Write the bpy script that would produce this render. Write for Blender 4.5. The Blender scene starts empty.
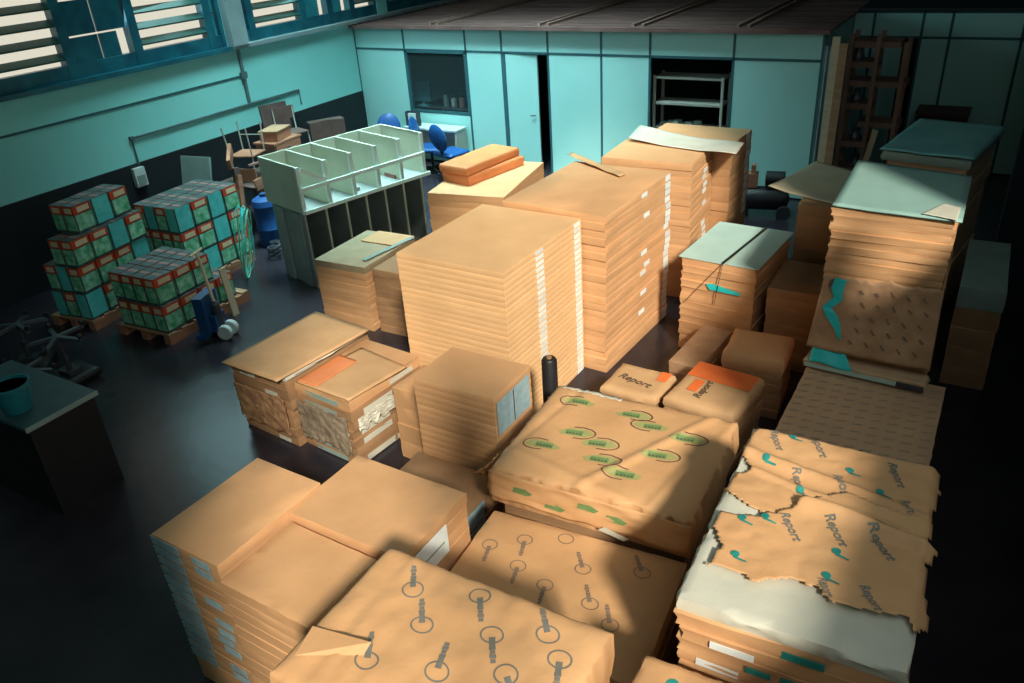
import bpy, bmesh, math, random
from mathutils import Matrix, Vector, noise

# ------------------------------------------------------------------ camera, light, exposure
scene = bpy.context.scene
col = scene.collection
R_ = random.Random(7)
FPX = 794.8
CAM = Vector((0, 0, 4.2))
MR = ((0.8610541, 0.50462181, -0.06279071),
      (0.19482079, -0.44141848, -0.87589644),
      (-0.46971343, 0.74196129, -0.47839601))      # rows: right, down, forward

def px(x, y, z):
    """photo pixel -> world point on the horizontal plane at height z"""
    c = ((x - 512) / FPX, (y - 341.5) / FPX, 1.0)
    d = Vector([sum(MR[r][k] * c[r] for r in range(3)) for k in range(3)])
    return CAM + d * ((z - CAM.z) / d.z)

def py(x, y, Y):
    """photo pixel -> world point on the vertical plane at depth Y"""
    c = ((x - 512) / FPX, (y - 341.5) / FPX, 1.0)
    d = Vector([sum(MR[r][k] * c[r] for r in range(3)) for k in range(3)])
    return CAM + d * (Y / d.y)

cd = bpy.data.cameras.new('camera')
cam = bpy.data.objects.new('camera', cd)
col.objects.link(cam)
rt, dn, fw = (Vector(r) for r in MR)
m = Matrix((rt, -dn, -fw)).transposed().to_4x4()
m.translation = CAM
cam.matrix_world = m
cd.sensor_width = 36
cd.lens = 36 * FPX / 1024
cd.clip_start = 0.05
scene.camera = cam

scene.view_settings.view_transform = 'Standard'
scene.view_settings.look = 'None'
scene.view_settings.gamma = 1
scene.view_settings.use_curve_mapping = False
scene.view_settings.exposure = 0.0

w = bpy.data.worlds.new('daylight')
scene.world = w
w.use_nodes = True
bg = w.node_tree.nodes['Background']
bg.inputs['Color'].default_value = (0.92, 0.88, 0.72, 1)
bg.inputs['Strength'].default_value = 0.8

def area_light(name, loc, size, direction, power, color):
    l = bpy.data.lights.new(name, 'AREA')
    l.shape = 'RECTANGLE'
    l.size, l.size_y = size
    l.energy = power
    l.color = color
    o = bpy.data.objects.new(name, l)
    o.location = loc
    o.rotation_euler = Vector(direction).to_track_quat('-Z', 'Y').to_euler()
    col.objects.link(o)
    return o

WR = 0.95            # right wall plane
WL = -10.77          # left wall plane
D0 = 12.2            # partition plane
# hazy sun through the tall clerestory of the right wall
sun = bpy.data.lights.new('sun', 'SUN')
sun.energy = 5.5
sun.angle = math.radians(5.5)
sun.color = (1.0, 0.90, 0.74)
so = bpy.data.objects.new('sun', sun)
so.rotation_euler = Vector((-0.56, 0.60, -0.61)).to_track_quat('-Z', 'Y').to_euler()
so.location = (8, -8, 9)
col.objects.link(so)
# skylight entering by the same openings
for yy in (-1.4, 1.3, 4.0):
    area_light('window_daylight', (WR - 0.02, yy, 5.3), (2.4, 4.2), (-1, 0.2, -0.2), 27, (0.80, 0.97, 1.0))
# daylight entering by the clerestory of the left wall
for yy in (7.6, 10.9):
    area_light('window_daylight', (WL + 0.25, yy, 4.1), (2.4, 2.2), (1, 0.15, -0.35), 58, (0.55, 0.95, 1.0))

# added cool fill from the ceiling, brightening the office partition and left wall
rl = area_light('roof_fill', (-7.0, 9.2, 8.93), (3.6, 2.4), (-0.05, 0.10, -1), 520, (0.62, 0.97, 1.0))
rl.data.spread = math.radians(66)

# ------------------------------------------------------------------ materials
MATS = {}
def mat(name, c1, c2=None, scale=6.0, rough=0.7, bump=0.0, bscale=30.0, metal=0.0, rnd=0.0,
        stretch=(1, 1, 1), spec=0.5, detail=4.0, emit=None, coords='Object', tint=None, coat=0.0):
    if name in MATS:
        return MATS[name]
    mt = bpy.data.materials.new(name)
    mt.use_nodes = True
    nt = mt.node_tree
    n, L = nt.nodes, nt.links
    b = n['Principled BSDF']
    b.inputs['Roughness'].default_value = rough
    b.inputs['Metallic'].default_value = metal
    b.inputs['Specular IOR Level'].default_value = spec
    b.inputs['Coat Weight'].default_value = coat
    tc = n.new('ShaderNodeTexCoord')
    mp = n.new('ShaderNodeMapping')
    mp.inputs['Scale'].default_value = stretch
    L.new(tc.outputs[coords], mp.inputs['Vector'])
    oi = n.new('ShaderNodeObjectInfo')
    va = n.new('ShaderNodeVectorMath')
    va.operation = 'ADD'
    mul = n.new('ShaderNodeMath'); mul.operation = 'MULTIPLY'; mul.inputs[1].default_value = 37.0
    L.new(oi.outputs['Random'], mul.inputs[0])
    L.new(mp.outputs[0], va.inputs[0]); L.new(mul.outputs[0], va.inputs[1])
    nz = n.new('ShaderNodeTexNoise')
    nz.inputs['Scale'].default_value = scale
    nz.inputs['Detail'].default_value = detail
    L.new(va.outputs[0], nz.inputs['Vector'])
    cr = n.new('ShaderNodeValToRGB')
    cr.color_ramp.elements[0].position = 0.32
    cr.color_ramp.elements[1].position = 0.68
    cr.color_ramp.elements[0].color = (*c1, 1)
    cr.color_ramp.elements[1].color = (*(c2 or c1), 1)
    L.new(nz.outputs['Fac'], cr.inputs[0])
    out = cr.outputs[0]
    if rnd:
        hv = n.new('ShaderNodeHueSaturation')
        mr = n.new('ShaderNodeMapRange')
        mr.inputs['To Min'].default_value = 1 - rnd
        mr.inputs['To Max'].default_value = 1 + rnd * 0.6
        L.new(oi.outputs['Random'], mr.inputs['Value'])
        L.new(mr.outputs[0], hv.inputs['Value'])
        L.new(out, hv.inputs['Color'])
        out = hv.outputs[0]
    L.new(out, b.inputs['Base Color'])
    if emit:
        b.inputs['Emission Color'].default_value = (*emit[0], 1)
        b.inputs['Emission Strength'].default_value = emit[1]
    if bump:
        n2 = n.new('ShaderNodeTexNoise')
        n2.inputs['Scale'].default_value = bscale
        n2.inputs['Detail'].default_value = 5
        L.new(va.outputs[0], n2.inputs['Vector'])
        bp = n.new('ShaderNodeBump')
        bp.inputs['Strength'].default_value = bump
        bp.inputs['Distance'].default_value = 0.02
        L.new(n2.outputs['Fac'], bp.inputs['Height'])
        L.new(bp.outputs[0], b.inputs['Normal'])
    MATS[name] = mt
    return mt

def glass(name, color, alpha):
    mt = bpy.data.materials.new(name)
    mt.use_nodes = True
    b = mt.node_tree.nodes['Principled BSDF']
    b.inputs['Base Color'].default_value = (*color, 1)
    b.inputs['Roughness'].default_value = 0.08
    b.inputs['Alpha'].default_value = alpha
    MATS[name] = mt
    return mt

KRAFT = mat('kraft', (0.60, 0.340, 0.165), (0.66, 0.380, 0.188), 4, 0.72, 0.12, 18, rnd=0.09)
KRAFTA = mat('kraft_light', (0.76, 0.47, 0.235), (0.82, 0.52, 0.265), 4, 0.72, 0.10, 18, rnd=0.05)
KRAFT2 = mat('kraft_pale', (0.52, 0.32, 0.16), (0.59, 0.37, 0.19), 4, 0.75, 0.2, 14, rnd=0.08)
KRAFTW = mat('kraft_wrapper', (0.57, 0.320, 0.150), (0.65, 0.378, 0.182), 3, 0.6, 0.35, 9, rnd=0.06)
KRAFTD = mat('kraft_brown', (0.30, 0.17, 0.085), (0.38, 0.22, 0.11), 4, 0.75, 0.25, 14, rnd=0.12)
KRAFTO = mat('kraft_worn', (0.40, 0.235, 0.13), (0.55, 0.345, 0.20), 5, 0.75, 0.3, 8)
WOODM = mat('wood_mid', (0.19, 0.115, 0.085), (0.26, 0.16, 0.12), 4, 0.75)
KRAFTP = mat('kraft_grey', (0.58, 0.385, 0.235), (0.66, 0.44, 0.27), 4, 0.75, 0.2, 14, rnd=0.08)
BOARD2 = mat('dull_board', (0.34, 0.27, 0.16), (0.40, 0.32, 0.20), 5, 0.8, 0.1, 20)
BOARD = mat('grey_board', (0.52, 0.45, 0.30), (0.60, 0.52, 0.36), 5, 0.8, 0.1, 20)
PAPER = mat('white_paper', (0.52, 0.53, 0.45), (0.60, 0.60, 0.51), 5, 0.6, 0.15, 12)
SHEETP = mat('shaded_sheet', (0.24, 0.42, 0.39), (0.29, 0.48, 0.44), 3, 0.45, 0.06, 6)  # darker copy of the white sheet: shade put into the colour
SHEET = mat('white_sheet', (0.42, 0.63, 0.59), (0.49, 0.70, 0.65), 3, 0.45, 0.06, 6)
GLOSS = mat('plastic_sheet', (0.20, 0.50, 0.50), (0.26, 0.58, 0.57), 3, 0.22, 0.1, 5)
LABEL = mat('label_paper', (0.74, 0.84, 0.86), (0.84, 0.92, 0.92), 14, 0.5, rnd=0.12)
LABELB = mat('label_paper_blue', (0.30, 0.48, 0.56), (0.46, 0.62, 0.66), 18, 0.5, rnd=0.15)
CREASEK = mat('crease_brown', (0.22, 0.11, 0.055), (0.46, 0.27, 0.14), 7, 0.7, 0.3, 9)
CREASE = mat('crease_grey', (0.16, 0.12, 0.085), (0.30, 0.24, 0.17), 7, 0.7, 0.3, 9)
TEAL = mat('teal_tape', (0.015, 0.58, 0.62), (0.03, 0.68, 0.70), 8, 0.45)
ORANGE = mat('orange_print', (0.80, 0.16, 0.035), (0.86, 0.20, 0.05), 6, 0.6)
ORANGEK = mat('orange_wrap', (0.66, 0.215, 0.075), (0.74, 0.26, 0.095), 5, 0.55, 0.1)
INKG = mat('ink_green', (0.13, 0.24, 0.085), (0.18, 0.30, 0.11), 25, 0.6)
INKGP = mat('ink_green_pale', (0.34, 0.34, 0.13), (0.38, 0.38, 0.15), 25, 0.6)
INKD = mat('ink_dark', (0.10, 0.075, 0.055), (0.14, 0.10, 0.07), 25, 0.6)
INKB = mat('ink_slate', (0.15, 0.155, 0.14), (0.20, 0.20, 0.175), 25, 0.6)
INKN = mat('ink_very_faint', (0.40, 0.29, 0.21), (0.44, 0.32, 0.23), 25, 0.6)
INKF = mat('ink_faint', (0.23, 0.165, 0.12), (0.27, 0.19, 0.135), 25, 0.6)
DOT = mat('ink_teal', (0.01, 0.20, 0.19), (0.02, 0.30, 0.26), 20, 0.6)
PANEL = mat('panel_cyan', (0.33, 0.66, 0.63), (0.37, 0.70, 0.67), 1.2, 0.55)
WALLC = mat('wall_cyan', (0.24, 0.68, 0.65), (0.28, 0.73, 0.69), 0.8, 0.75, 0.08, 8)
SEAM = mat('seam_dark', (0.02, 0.10, 0.12), (0.03, 0.12, 0.14), 6, 0.6)
DADO = mat('dado_black', (0.006, 0.010, 0.014), (0.010, 0.016, 0.021), 3, 0.6)
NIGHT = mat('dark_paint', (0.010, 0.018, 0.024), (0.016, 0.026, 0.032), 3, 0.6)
FLOOR = mat('floor_concrete', (0.020, 0.018, 0.026), (0.036, 0.032, 0.040), 1.6, 0.25, 0.16, 3.0, spec=0.36)
ROOFM = mat('roof_brown', (0.11, 0.058, 0.052), (0.19, 0.105, 0.092), 3, 0.85, stretch=(1, 8, 1))
ROOFB = mat('roof_beam', (0.22, 0.14, 0.115), (0.27, 0.17, 0.14), 4, 0.8)
CEIL = mat('ceiling_grey', (0.22, 0.24, 0.24), (0.28, 0.30, 0.30), 2, 0.9)
COLG = mat('column_grey', (0.22, 0.32, 0.34), (0.28, 0.39, 0.40), 3, 0.7)
PIPE = mat('pipe_grey', (0.07, 0.12, 0.13), (0.09, 0.15, 0.16), 8, 0.5)
LOUV = mat('louver_green', (0.012, 0.085, 0.075), (0.02, 0.12, 0.10), 7, 0.5)
BLUEG = mat('blue_pane', (0.004, 0.075, 0.12), (0.012, 0.16, 0.21), 3.5, 0.35)
WOOD = mat('wood', (0.30, 0.17, 0.09), (0.42, 0.25, 0.14), 3, 0.75, stretch=(1, 1, 6))
WOODR = mat('wood_reddish', (0.28, 0.115, 0.065), (0.40, 0.18, 0.10), 3, 0.75, stretch=(1, 1, 6))
WOODD = mat('wood_dark', (0.075, 0.047, 0.04), (0.115, 0.07, 0.06), 4, 0.75)
WOODP = mat('wood_pale', (0.50, 0.40, 0.26), (0.58, 0.47, 0.32), 4, 0.7, stretch=(1, 1, 6))
CABW = mat('cabinet_white', (0.55, 0.59, 0.46), (0.62, 0.66, 0.53), 3, 0.6)
CABF = mat('cabinet_frame', (0.68, 0.84, 0.79), (0.74, 0.90, 0.84), 3, 0.5)
CABG = mat('cabinet_grey', (0.22, 0.27, 0.265), (0.34, 0.385, 0.37), 3, 0.6)
BLUE = mat('blue_plastic', (0.008, 0.075, 0.26), (0.012, 0.095, 0.31), 5, 0.5)
BLUED = mat('blue_paint', (0.008, 0.05, 0.15), (0.012, 0.065, 0.19), 5, 0.45)
STEEL = mat('steel', (0.12, 0.14, 0.16), (0.17, 0.19, 0.21), 6, 0.4, metal=0.7)
SHELF = mat('shelf_grey', (0.36, 0.38, 0.33), (0.42, 0.44, 0.38), 5, 0.6)
BLACK = mat('black', (0.008, 0.009, 0.011), (0.014, 0.015, 0.017), 6, 0.5)
DARKG = mat('dark_grey', (0.03, 0.035, 0.045), (0.05, 0.055, 0.065), 6, 0.5)
DESKT = mat('desk_top', (0.028, 0.070, 0.085), (0.040, 0.092, 0.108), 4, 0.45)
BUCKET = mat('bucket_teal', (0.008, 0.14, 0.17), (0.012, 0.17, 0.20), 4, 0.45)
CARTB = mat('carton_grey', (0.030, 0.060, 0.062), (0.075, 0.11, 0.10), 12, 0.6, rnd=0.2)
CARTC = mat('carton_cyan', (0.06, 0.50, 0.50), (0.12, 0.62, 0.60), 9, 0.55, rnd=0.15)
CARTG = mat('carton_green', (0.03, 0.36, 0.14), (0.36, 0.74, 0.55), 13, 0.55, rnd=0.12)
CARTR = mat('carton_red', (0.55, 0.05, 0.015), (0.66, 0.08, 0.025), 9, 0.55, rnd=0.15)
CREAM = mat('cream', (0.66, 0.56, 0.34), (0.74, 0.64, 0.42), 9, 0.6)
NYLON = mat('nylon', (0.50, 0.60, 0.58), (0.58, 0.68, 0.66), 9, 0.5)
SCREEN = mat('screen_cyan', (0.10, 0.34, 0.42), (0.13, 0.40, 0.47), 4, 0.3)
STRAP = mat('strap_black', (0.01, 0.014, 0.014), (0.02, 0.025, 0.025), 9, 0.5)
PINK = mat('dusty_pink', (0.30, 0.15, 0.13), (0.36, 0.18, 0.15), 9, 0.7)
GREYG = mat('grey_green', (0.20, 0.29, 0.26), (0.25, 0.34, 0.31), 5, 0.6)
PANE = glass('pane_glass', (0.2, 0.3, 0.32), 0.05)
BLUEG.node_tree.nodes['Principled BSDF'].inputs['Transmission Weight'].default_value = 0.0
BLUEP = mat('blue_film', (0.01, 0.20, 0.28), (0.04, 0.42, 0.50), 3.0, 0.45)
BLUEP.node_tree.nodes['Principled BSDF'].inputs['Transmission Weight'].default_value = 0.45

# ------------------------------------------------------------------ mesh helpers
class MB:
    def __init__(s): s.v, s.f = [], []
    def add(s, vs, fs):
        o = len(s.v); s.v += [tuple(v) for v in vs]; s.f += [tuple(i + o for i in f) for f in fs]; return s
    def box(s, x0, x1, y0, y1, z0, z1, mtx=None):
        vs = [Vector(p) for p in ((x0, y0, z0), (x1, y0, z0), (x1, y1, z0), (x0, y1, z0), (x0, y0, z1), (x1, y0, z1), (x1, y1, z1), (x0, y1, z1))]
        if mtx: vs = [mtx @ v for v in vs]
        return s.add(vs, ((0, 3, 2, 1), (4, 5, 6, 7), (0, 1, 5, 4), (1, 2, 6, 5), (2, 3, 7, 6), (3, 0, 4, 7)))
    def bar(s, a, b, t, u=None):
        """square bar from a to b"""
        a, b = Vector(a), Vector(b); d = (b - a).normalized()
        up = Vector((0, 0, 1)) if abs(d.z) < 0.95 else Vector((1, 0, 0))
        x = d.cross(up).normalized() * t / 2; y = d.cross(x).normalized() * (u or t) / 2
        vs = [a - x - y, a + x - y, a + x + y, a - x + y, b - x - y, b + x - y, b + x + y, b - x + y]
        return s.add(vs, ((0, 3, 2, 1), (4, 5, 6, 7), (0, 1, 5, 4), (1, 2, 6, 5), (2, 3, 7, 6), (3, 0, 4, 7)))
    def tube(s, pts, r, n=8):
        pts = [Vector(p) for p in pts]; rings = []
        for i, p in enumerate(pts):
            d = (pts[min(i + 1, len(pts) - 1)] - pts[max(i - 1, 0)]).normalized()
            up = Vector((0, 0, 1)) if abs(d.z) < 0.9 else Vector((1, 0, 0))
            x = d.cross(up).normalized(); y = d.cross(x).normalized()
            rings.append([p + (x * math.cos(2 * math.pi * k / n) + y * math.sin(2 * math.pi * k / n)) * r for k in range(n)])
        vs = [v for rg in rings for v in rg]; fs = []
        for i in range(len(pts) - 1):
            for k in range(n):
                a, b = i * n + k, i * n + (k + 1) % n
                fs.append((a, b, b + n, a + n))
        fs.append(tuple(range(n))[::-1]); fs.append(tuple(range((len(pts) - 1) * n, len(pts) * n)))
        return s.add(vs, fs)
    def lathe(s, prof, n=20, c=(0, 0, 0), mtx=None):
        vs, fs = [], []
        for r, z in prof:
            for k in range(n):
                a = 2 * math.pi * k / n
                v = Vector((c[0] + r * math.cos(a), c[1] + r * math.sin(a), c[2] + z))
                vs.append(mtx @ v if mtx else v)
        for i in range(len(prof) - 1):
            for k in range(n):
                a, b = i * n + k, i * n + (k + 1) % n
                fs.append((a, b, b + n, a + n))
        fs.append(tuple(range(n))[::-1]); fs.append(tuple(range((len(prof) - 1) * n, len(prof) * n)))
        return s.add(vs, fs)
    def mesh(s, name, material, smooth=None):
        me = bpy.data.meshes.new(name)
        me.from_pydata(s.v, [], s.f); me.materials.append(material)
        bm = bmesh.new(); bm.from_mesh(me); bmesh.ops.recalc_face_normals(bm, faces=bm.faces)
        if all(e.is_manifold for e in bm.edges) and bm.calc_volume(signed=True) < 0:
            bmesh.ops.reverse_faces(bm, faces=bm.faces)
        bm.to_mesh(me); bm.free()
        if smooth:
            for p in me.polygons: p.use_smooth = True
            me.set_sharp_from_angle(angle=math.radians(smooth))
        me.update()
        return me

def link(name, me, parent=None, label=None, cat=None, group=None, kind=None, loc=None, rz=0.0):
    o = bpy.data.objects.new(name, me); col.objects.link(o)
    if parent: o.parent = parent
    if loc is not None: o.location = loc
    if rz: o.rotation_euler = (0, 0, rz)
    if label: o['label'] = label
    if cat: o['category'] = cat
    if group: o['group'] = group
    if kind: o['kind'] = kind
    return o
def obj(name, mb, material, parent=None, smooth=None, **k):
    return link(name, mb.mesh(name, material, smooth), parent, **k)
def thing(name, label, cat, loc=(0, 0, 0), rz=0.0, group=None):
    o = link(name, None, None, label, cat, group, None, loc, rz)
    o.empty_display_size = 0.1
    return o
def dup(root, loc, rz, label=None, group=None):
    r = root.copy(); col.objects.link(r); r.location = loc; r.rotation_euler = (0, 0, rz)
    if label: r['label'] = label
    if group: r['group'] = group
    for ch in [c for c in bpy.data.objects if c.parent == root]:
        c = ch.copy(); col.objects.link(c); c.parent = r
    return r

# ------------------------------------------------------------------ the setting
YB, YF, ZC = 20.0, -8.0, 9.0
obj('floor', MB().box(WL - 0.3, WR + 0.3, YF, YB, -0.1, 0), FLOOR, kind='structure')
obj('ceiling', MB().box(WL - 0.3, WR + 0.3, YF, YB, ZC, ZC + 0.1), CEIL, kind='structure')
obj('window_5', MB().box(-8.9, -8.8, 7.9, 10.5, ZC - 0.12, ZC).box(-5.2, -5.1, 7.9, 10.5, ZC - 0.12, ZC).box(-8.8, -5.2, 7.9, 8.0, ZC - 0.12, ZC).box(-8.8, -5.2, 10.4, 10.5, ZC - 0.12, ZC), COLG, kind='structure')  # frame added round the ceiling fill lamp, no opening above it
obj('wall_front', MB().box(WL - 0.3, WR + 0.3, YF - 0.15, YF, 0, ZC), WALLC, kind='structure')
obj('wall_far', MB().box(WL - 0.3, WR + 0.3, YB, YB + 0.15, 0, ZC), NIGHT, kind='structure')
SILL, HEAD = 2.54, 5.4
# left wall with clerestory openings
wl = MB().box(WL - 0.2, WL, YF, YB, 0, SILL - 0.06).box(WL - 0.2, WL, YF, YB, HEAD, ZC)
for a, b in ((YF, 2.6), (9.2, 9.55), (13.0, 13.3), (16.6, YB)):
    wl.box(WL - 0.2, WL, a, b, SILL - 0.06, HEAD)
left_wall = obj('wall_left', wl, WALLC, kind='structure')
obj('groove', MB().box(WL, WL + 0.012, YF, 9.36, 2.045, 2.075), SEAM, left_wall)
obj('trim_1', MB().box(WL, WL + 0.03, YF, D0 - 0.01, 0, 1.25), DADO, kind='structure')
obj('trim_2', MB().box(WL - 0.05, WL + 0.10, YF, 9.2, SILL - 0.06, SILL), BLUEG, kind='structure')
obj('trim_3', MB().box(WL - 0.05, WL + 0.10, 9.2, YB, SILL - 0.06, SILL), COLG, kind='structure')
obj('column_1', MB().box(WL, WL + 0.14, 9.2, 9.52, SILL, ZC), COLG, kind='structure')
# right wall: dark below the clerestory
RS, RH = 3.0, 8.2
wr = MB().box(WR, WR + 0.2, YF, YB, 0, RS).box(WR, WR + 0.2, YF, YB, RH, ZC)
for a, b, zt in ((YF, -2.7, RH), (2.9, 4.25, 3.9), (5.3, YB, RH)):  # middle piece added out of view to keep sun off the low stacks
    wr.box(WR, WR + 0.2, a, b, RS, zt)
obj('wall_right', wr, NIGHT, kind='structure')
fr = MB().box(WR + 0.06, WR + 0.12, -0.81, -0.75, RS, RH).box(WR + 0.06, WR + 0.12, 0.0, 0.06, RS, RH)  # unseen posts added to carry the sun-blocking pane
rw6 = obj('window_6', fr, COLG, kind='structure')
obj('sun_block_pane', MB().box(WR + 0.08, WR + 0.10, -0.75, 0.0, 4.45, 5.60), BLUEG, rw6)  # added out of view: blocks sun from the front of the square stack
obj('column_2', MB().box(0.30, WR, 11.0, 11.5, 0, ZC), NIGHT, kind='structure')

# louvered windows of the left wall
def window_left(n, y0, y1, bays):
    fr = MB()
    x0, x1 = WL - 0.15, WL - 0.03
    fr.box(x0, x1, y0, y1, SILL, SILL + 0.18).box(x0, x1, y0, y1, HEAD - 0.1, HEAD)
    ys = sorted({b[0] for b in bays} | {b[1] for b in bays})
    for y in ys:
        fr.box(x0 - 0.01, x1 + 0.012, max(y0, y - 0.07), min(y1, y + 0.07), SILL, HEAD)
    root = obj('window_%d' % n, fr, BLUEG, kind='structure')
    for a, b, kind in bays:
        if kind == 'louver':
            z = SILL + 0.29
            while z < HEAD - 0.15:
                mt = Matrix.Translation((WL - 0.10, 0, z)) @ Matrix.Rotation(math.radians(28), 4, 'Y')
                obj('slat', MB().box(-0.075, 0.075, a + 0.07, b - 0.07, -0.012, 0.012, mt), LOUV, root)
                z += 0.21
        else:
            zz = [SILL + 0.14, 3.05, 3.5, 4.2, HEAD - 0.1]
            for i in range(4):
                k = 2 if b - a > 0.8 else 1
                for j in range(k):
                    ya = a + 0.07 + (b - a - 0.14) * j / k + 0.012; yb = a + 0.07 + (b - a - 0.14) * (j + 1) / k - 0.012
                    if i == 0 and j == k - 1 and kind in ('broken', 'dim'): yb -= 0.16
                    obj('pane', MB().box(WL - 0.11, WL - 0.08, ya, yb, zz[i] + 0.012, zz[i + 1] - 0.012), BLUEG if kind in ('blocked', 'dim') else BLUEP, root)
window_left(1, 2.6, 9.2, [(2.6, 3.75, 'blocked'), (3.75, 4.9, 'blocked'), (4.9, 5.5, 'blocked'), (5.5, 6.56, 'louver'), (6.56, 7.62, 'dim'), (7.62, 8.95, 'louver'), (8.95, 9.2, 'pane')])  # nearest bays, out of view, closed to keep their reflection off the floor
window_left(2, 9.55, 13.0, [(9.55, 9.8, 'pane'), (9.8, 11.0, 'louver'), (11.0, 11.7, 'broken'), (11.7, 12.3, 'broken'), (12.3, 13.0, 'louver')])
window_left(3, 13.3, 16.6, [(13.3, 14.4, 'broken'), (14.4, 15.5, 'louver'), (15.5, 16.6, 'broken')])

# office partition at the back: dark profiles, cyan panels
XS = [-10.77, -9.61, -8.26, -7.52, -6.84, -6.62, -5.65, -4.82, -3.51, -2.26]
PH, BH = 2.42, 2.035
fr = MB()
for x in XS[:4] + XS[5:]:
    fr.box(x - 0.018, x + 0.018, D0, D0 + 0.05, 0, PH)
fr.box(XS[0], XS[-1], D0, D0 + 0.05, BH - 0.018, BH + 0.018).box(XS[0], XS[-1], D0, D0 + 0.05, PH - 0.03, PH)
fr.box(XS[1], XS[2], D0, D0 + 0.05, 0.92, 0.96)
fr.box(XS[3] + 0.018, XS[3] + 0.06, D0, D0 + 0.05, 0, BH)
wb = obj('wall_back', fr, SEAM, kind='structure')
def panel(x0, x1, z0, z1):
    g = 0.02
    obj('panel', MB().box(x0 + g, x1 - g, D0 + 0.006, D0 + 0.044, z0 + g, z1 - g), PANEL, wb)
for a, b in ((0, 1), (1, 2), (2, 3), (3, 6), (6, 7), (7, 8), (8, 9)):
    panel(XS[a], XS[b], BH, PH - 0.01)
for a, b in ((0, 1), (2, 3), (5, 6), (6, 7), (8, 9)):
    panel(XS[a], XS[b], 0.0, BH)
panel(XS[1], XS[2], 0.0, 0.93)
dr = obj('door_1', MB().box(0, 0.60, -0.02, 0.02, 0.01, BH - 0.03), PANEL, kind='structure', loc=(-7.45, D0 + 0.02, 0), rz=math.radians(3))
obj('door_handle', MB().tube([(0.52, -0.02, 1.0), (0.52, -0.06, 1.0), (0.45, -0.06, 1.0)], 0.012), STEEL, dr)
wn = obj('window_4', MB().box(XS[1] + 0.02, XS[1] + 0.05, D0, D0 + 0.05, 0.95, BH).box(XS[2] - 0.05, XS[2] - 0.02, D0, D0 + 0.05, 0.95, BH)
         .box(XS[1], XS[2], D0, D0 + 0.05, BH - 0.05, BH - 0.018), SEAM, kind='structure')
obj('pane', MB().box(XS[1] + 0.05, XS[2] - 0.05, D0 + 0.02, D0 + 0.026, 0.96, BH - 0.05), PANE, wn)
# end wall of the office, far partition to the right of it
obj('wall_side', MB().box(XS[-1] - 0.05, XS[-1] + 0.0, D0 + 0.05, 16.0, 0, PH), PANEL, kind='structure')
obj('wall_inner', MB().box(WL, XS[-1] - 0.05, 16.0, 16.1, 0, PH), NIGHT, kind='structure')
YP = 14.4
fr = MB()
for x in (-1.95, -1.25, -0.85, 0.1): fr.box(x - 0.018, x + 0.018, YP, YP + 0.05, 0, PH)
fr.box(XS[-1], WR, YP, YP + 0.05, BH - 0.018, BH + 0.018).box(XS[-1], WR, YP, YP + 0.05, PH - 0.03, PH)
wp = obj('wall_far_partition', fr, SEAM, kind='structure')
xs = [XS[-1], -1.95, -1.25, -0.85, 0.1, WR]
for i in range(5):
    for z0, z1 in ((0, BH), (BH, PH - 0.01)):
        obj('panel', MB().box(xs[i] + 0.02, xs[i + 1] - (0.24 if i == 1 and z0 == 0 else 0.02), YP + 0.006, YP + 0.044, z0 + 0.02, z1 - 0.02), PANEL, wp)
# office roof: thin boards side by side, with beams on top
rf = MB()
yy = D0 - 0.12
while yy < 15.98:
    rf.box(WL + 0.01, XS[-1] + 0.08, yy, yy + 0.115, PH, PH + 0.03 + 0.012 * R_.random())
    yy += 0.14
rf.box(WL + 0.01, XS[-1] + 0.06, D0 - 0.1, 16.0, PH, PH + 0.015)
roof = obj('roof_1', rf, ROOFM, kind='structure')
for p in ((547, 25), (634, 28), (730, 33), (440, 24)):
    x = px(p[0], p[1], PH).x
    for dx in (0, 0.16):
        obj('beam', MB().box(x + dx, x + dx + 0.05, D0 + 0.1, 15.9, PH + 0.03, PH + 0.075), ROOFB, roof)
obj('fascia', MB().box(WL + 0.11, XS[-1] + 0.09, D0 - 0.14, D0 - 0.12, PH - 0.01, PH + 0.05), ROOFM, roof)
rf = MB().box(XS[-1] + 0.09, WR, YP - 0.05, YB, PH, PH + 0.05)
obj('roof_2', rf, NIGHT, kind='structure')

# conduit and switch box on the left wall
cx = WL + 0.025
t = thing('conduit_pipe', 'thin dark electrical conduit running along the left wall above the black band', 'pipe', (cx, 7.07, 1.2))
obj('run', MB().tube([(0, 0, 0.03), (0, 0, 0.41), (0, 3.45, 0.41), (0, 3.45, 0.15)], 0.016), PIPE, t)
obj('elbow', MB().box(-0.022, 0.022, -0.03, 0.03, 0.38, 0.44), PIPE, t)
t = thing('conduit_pipe', 'dark vertical conduit dropping from the window sill below the grey column', 'pipe', (cx, 9.36, 1.62))
obj('run', MB().tube([(0, 0, 0.005), (0, 0, 0.86)], 0.03), PIPE, t)
obj('junction', MB().box(-0.023, 0.03, -0.06, 0.06, 0.40, 0.50), PIPE, t)
t = thing('switch_box', 'small pale switch box on the black wall band at the end of the conduit', 'switch', (WL + 0.03, 7.0, 0.93))
obj('case', MB().box(0, 0.07, -0.09, 0.09, 0, 0.27), NYLON, t)
obj('cover', MB().box(0.07, 0.08, -0.065, 0.065, 0.03, 0.16), GREYG, t)

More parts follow.
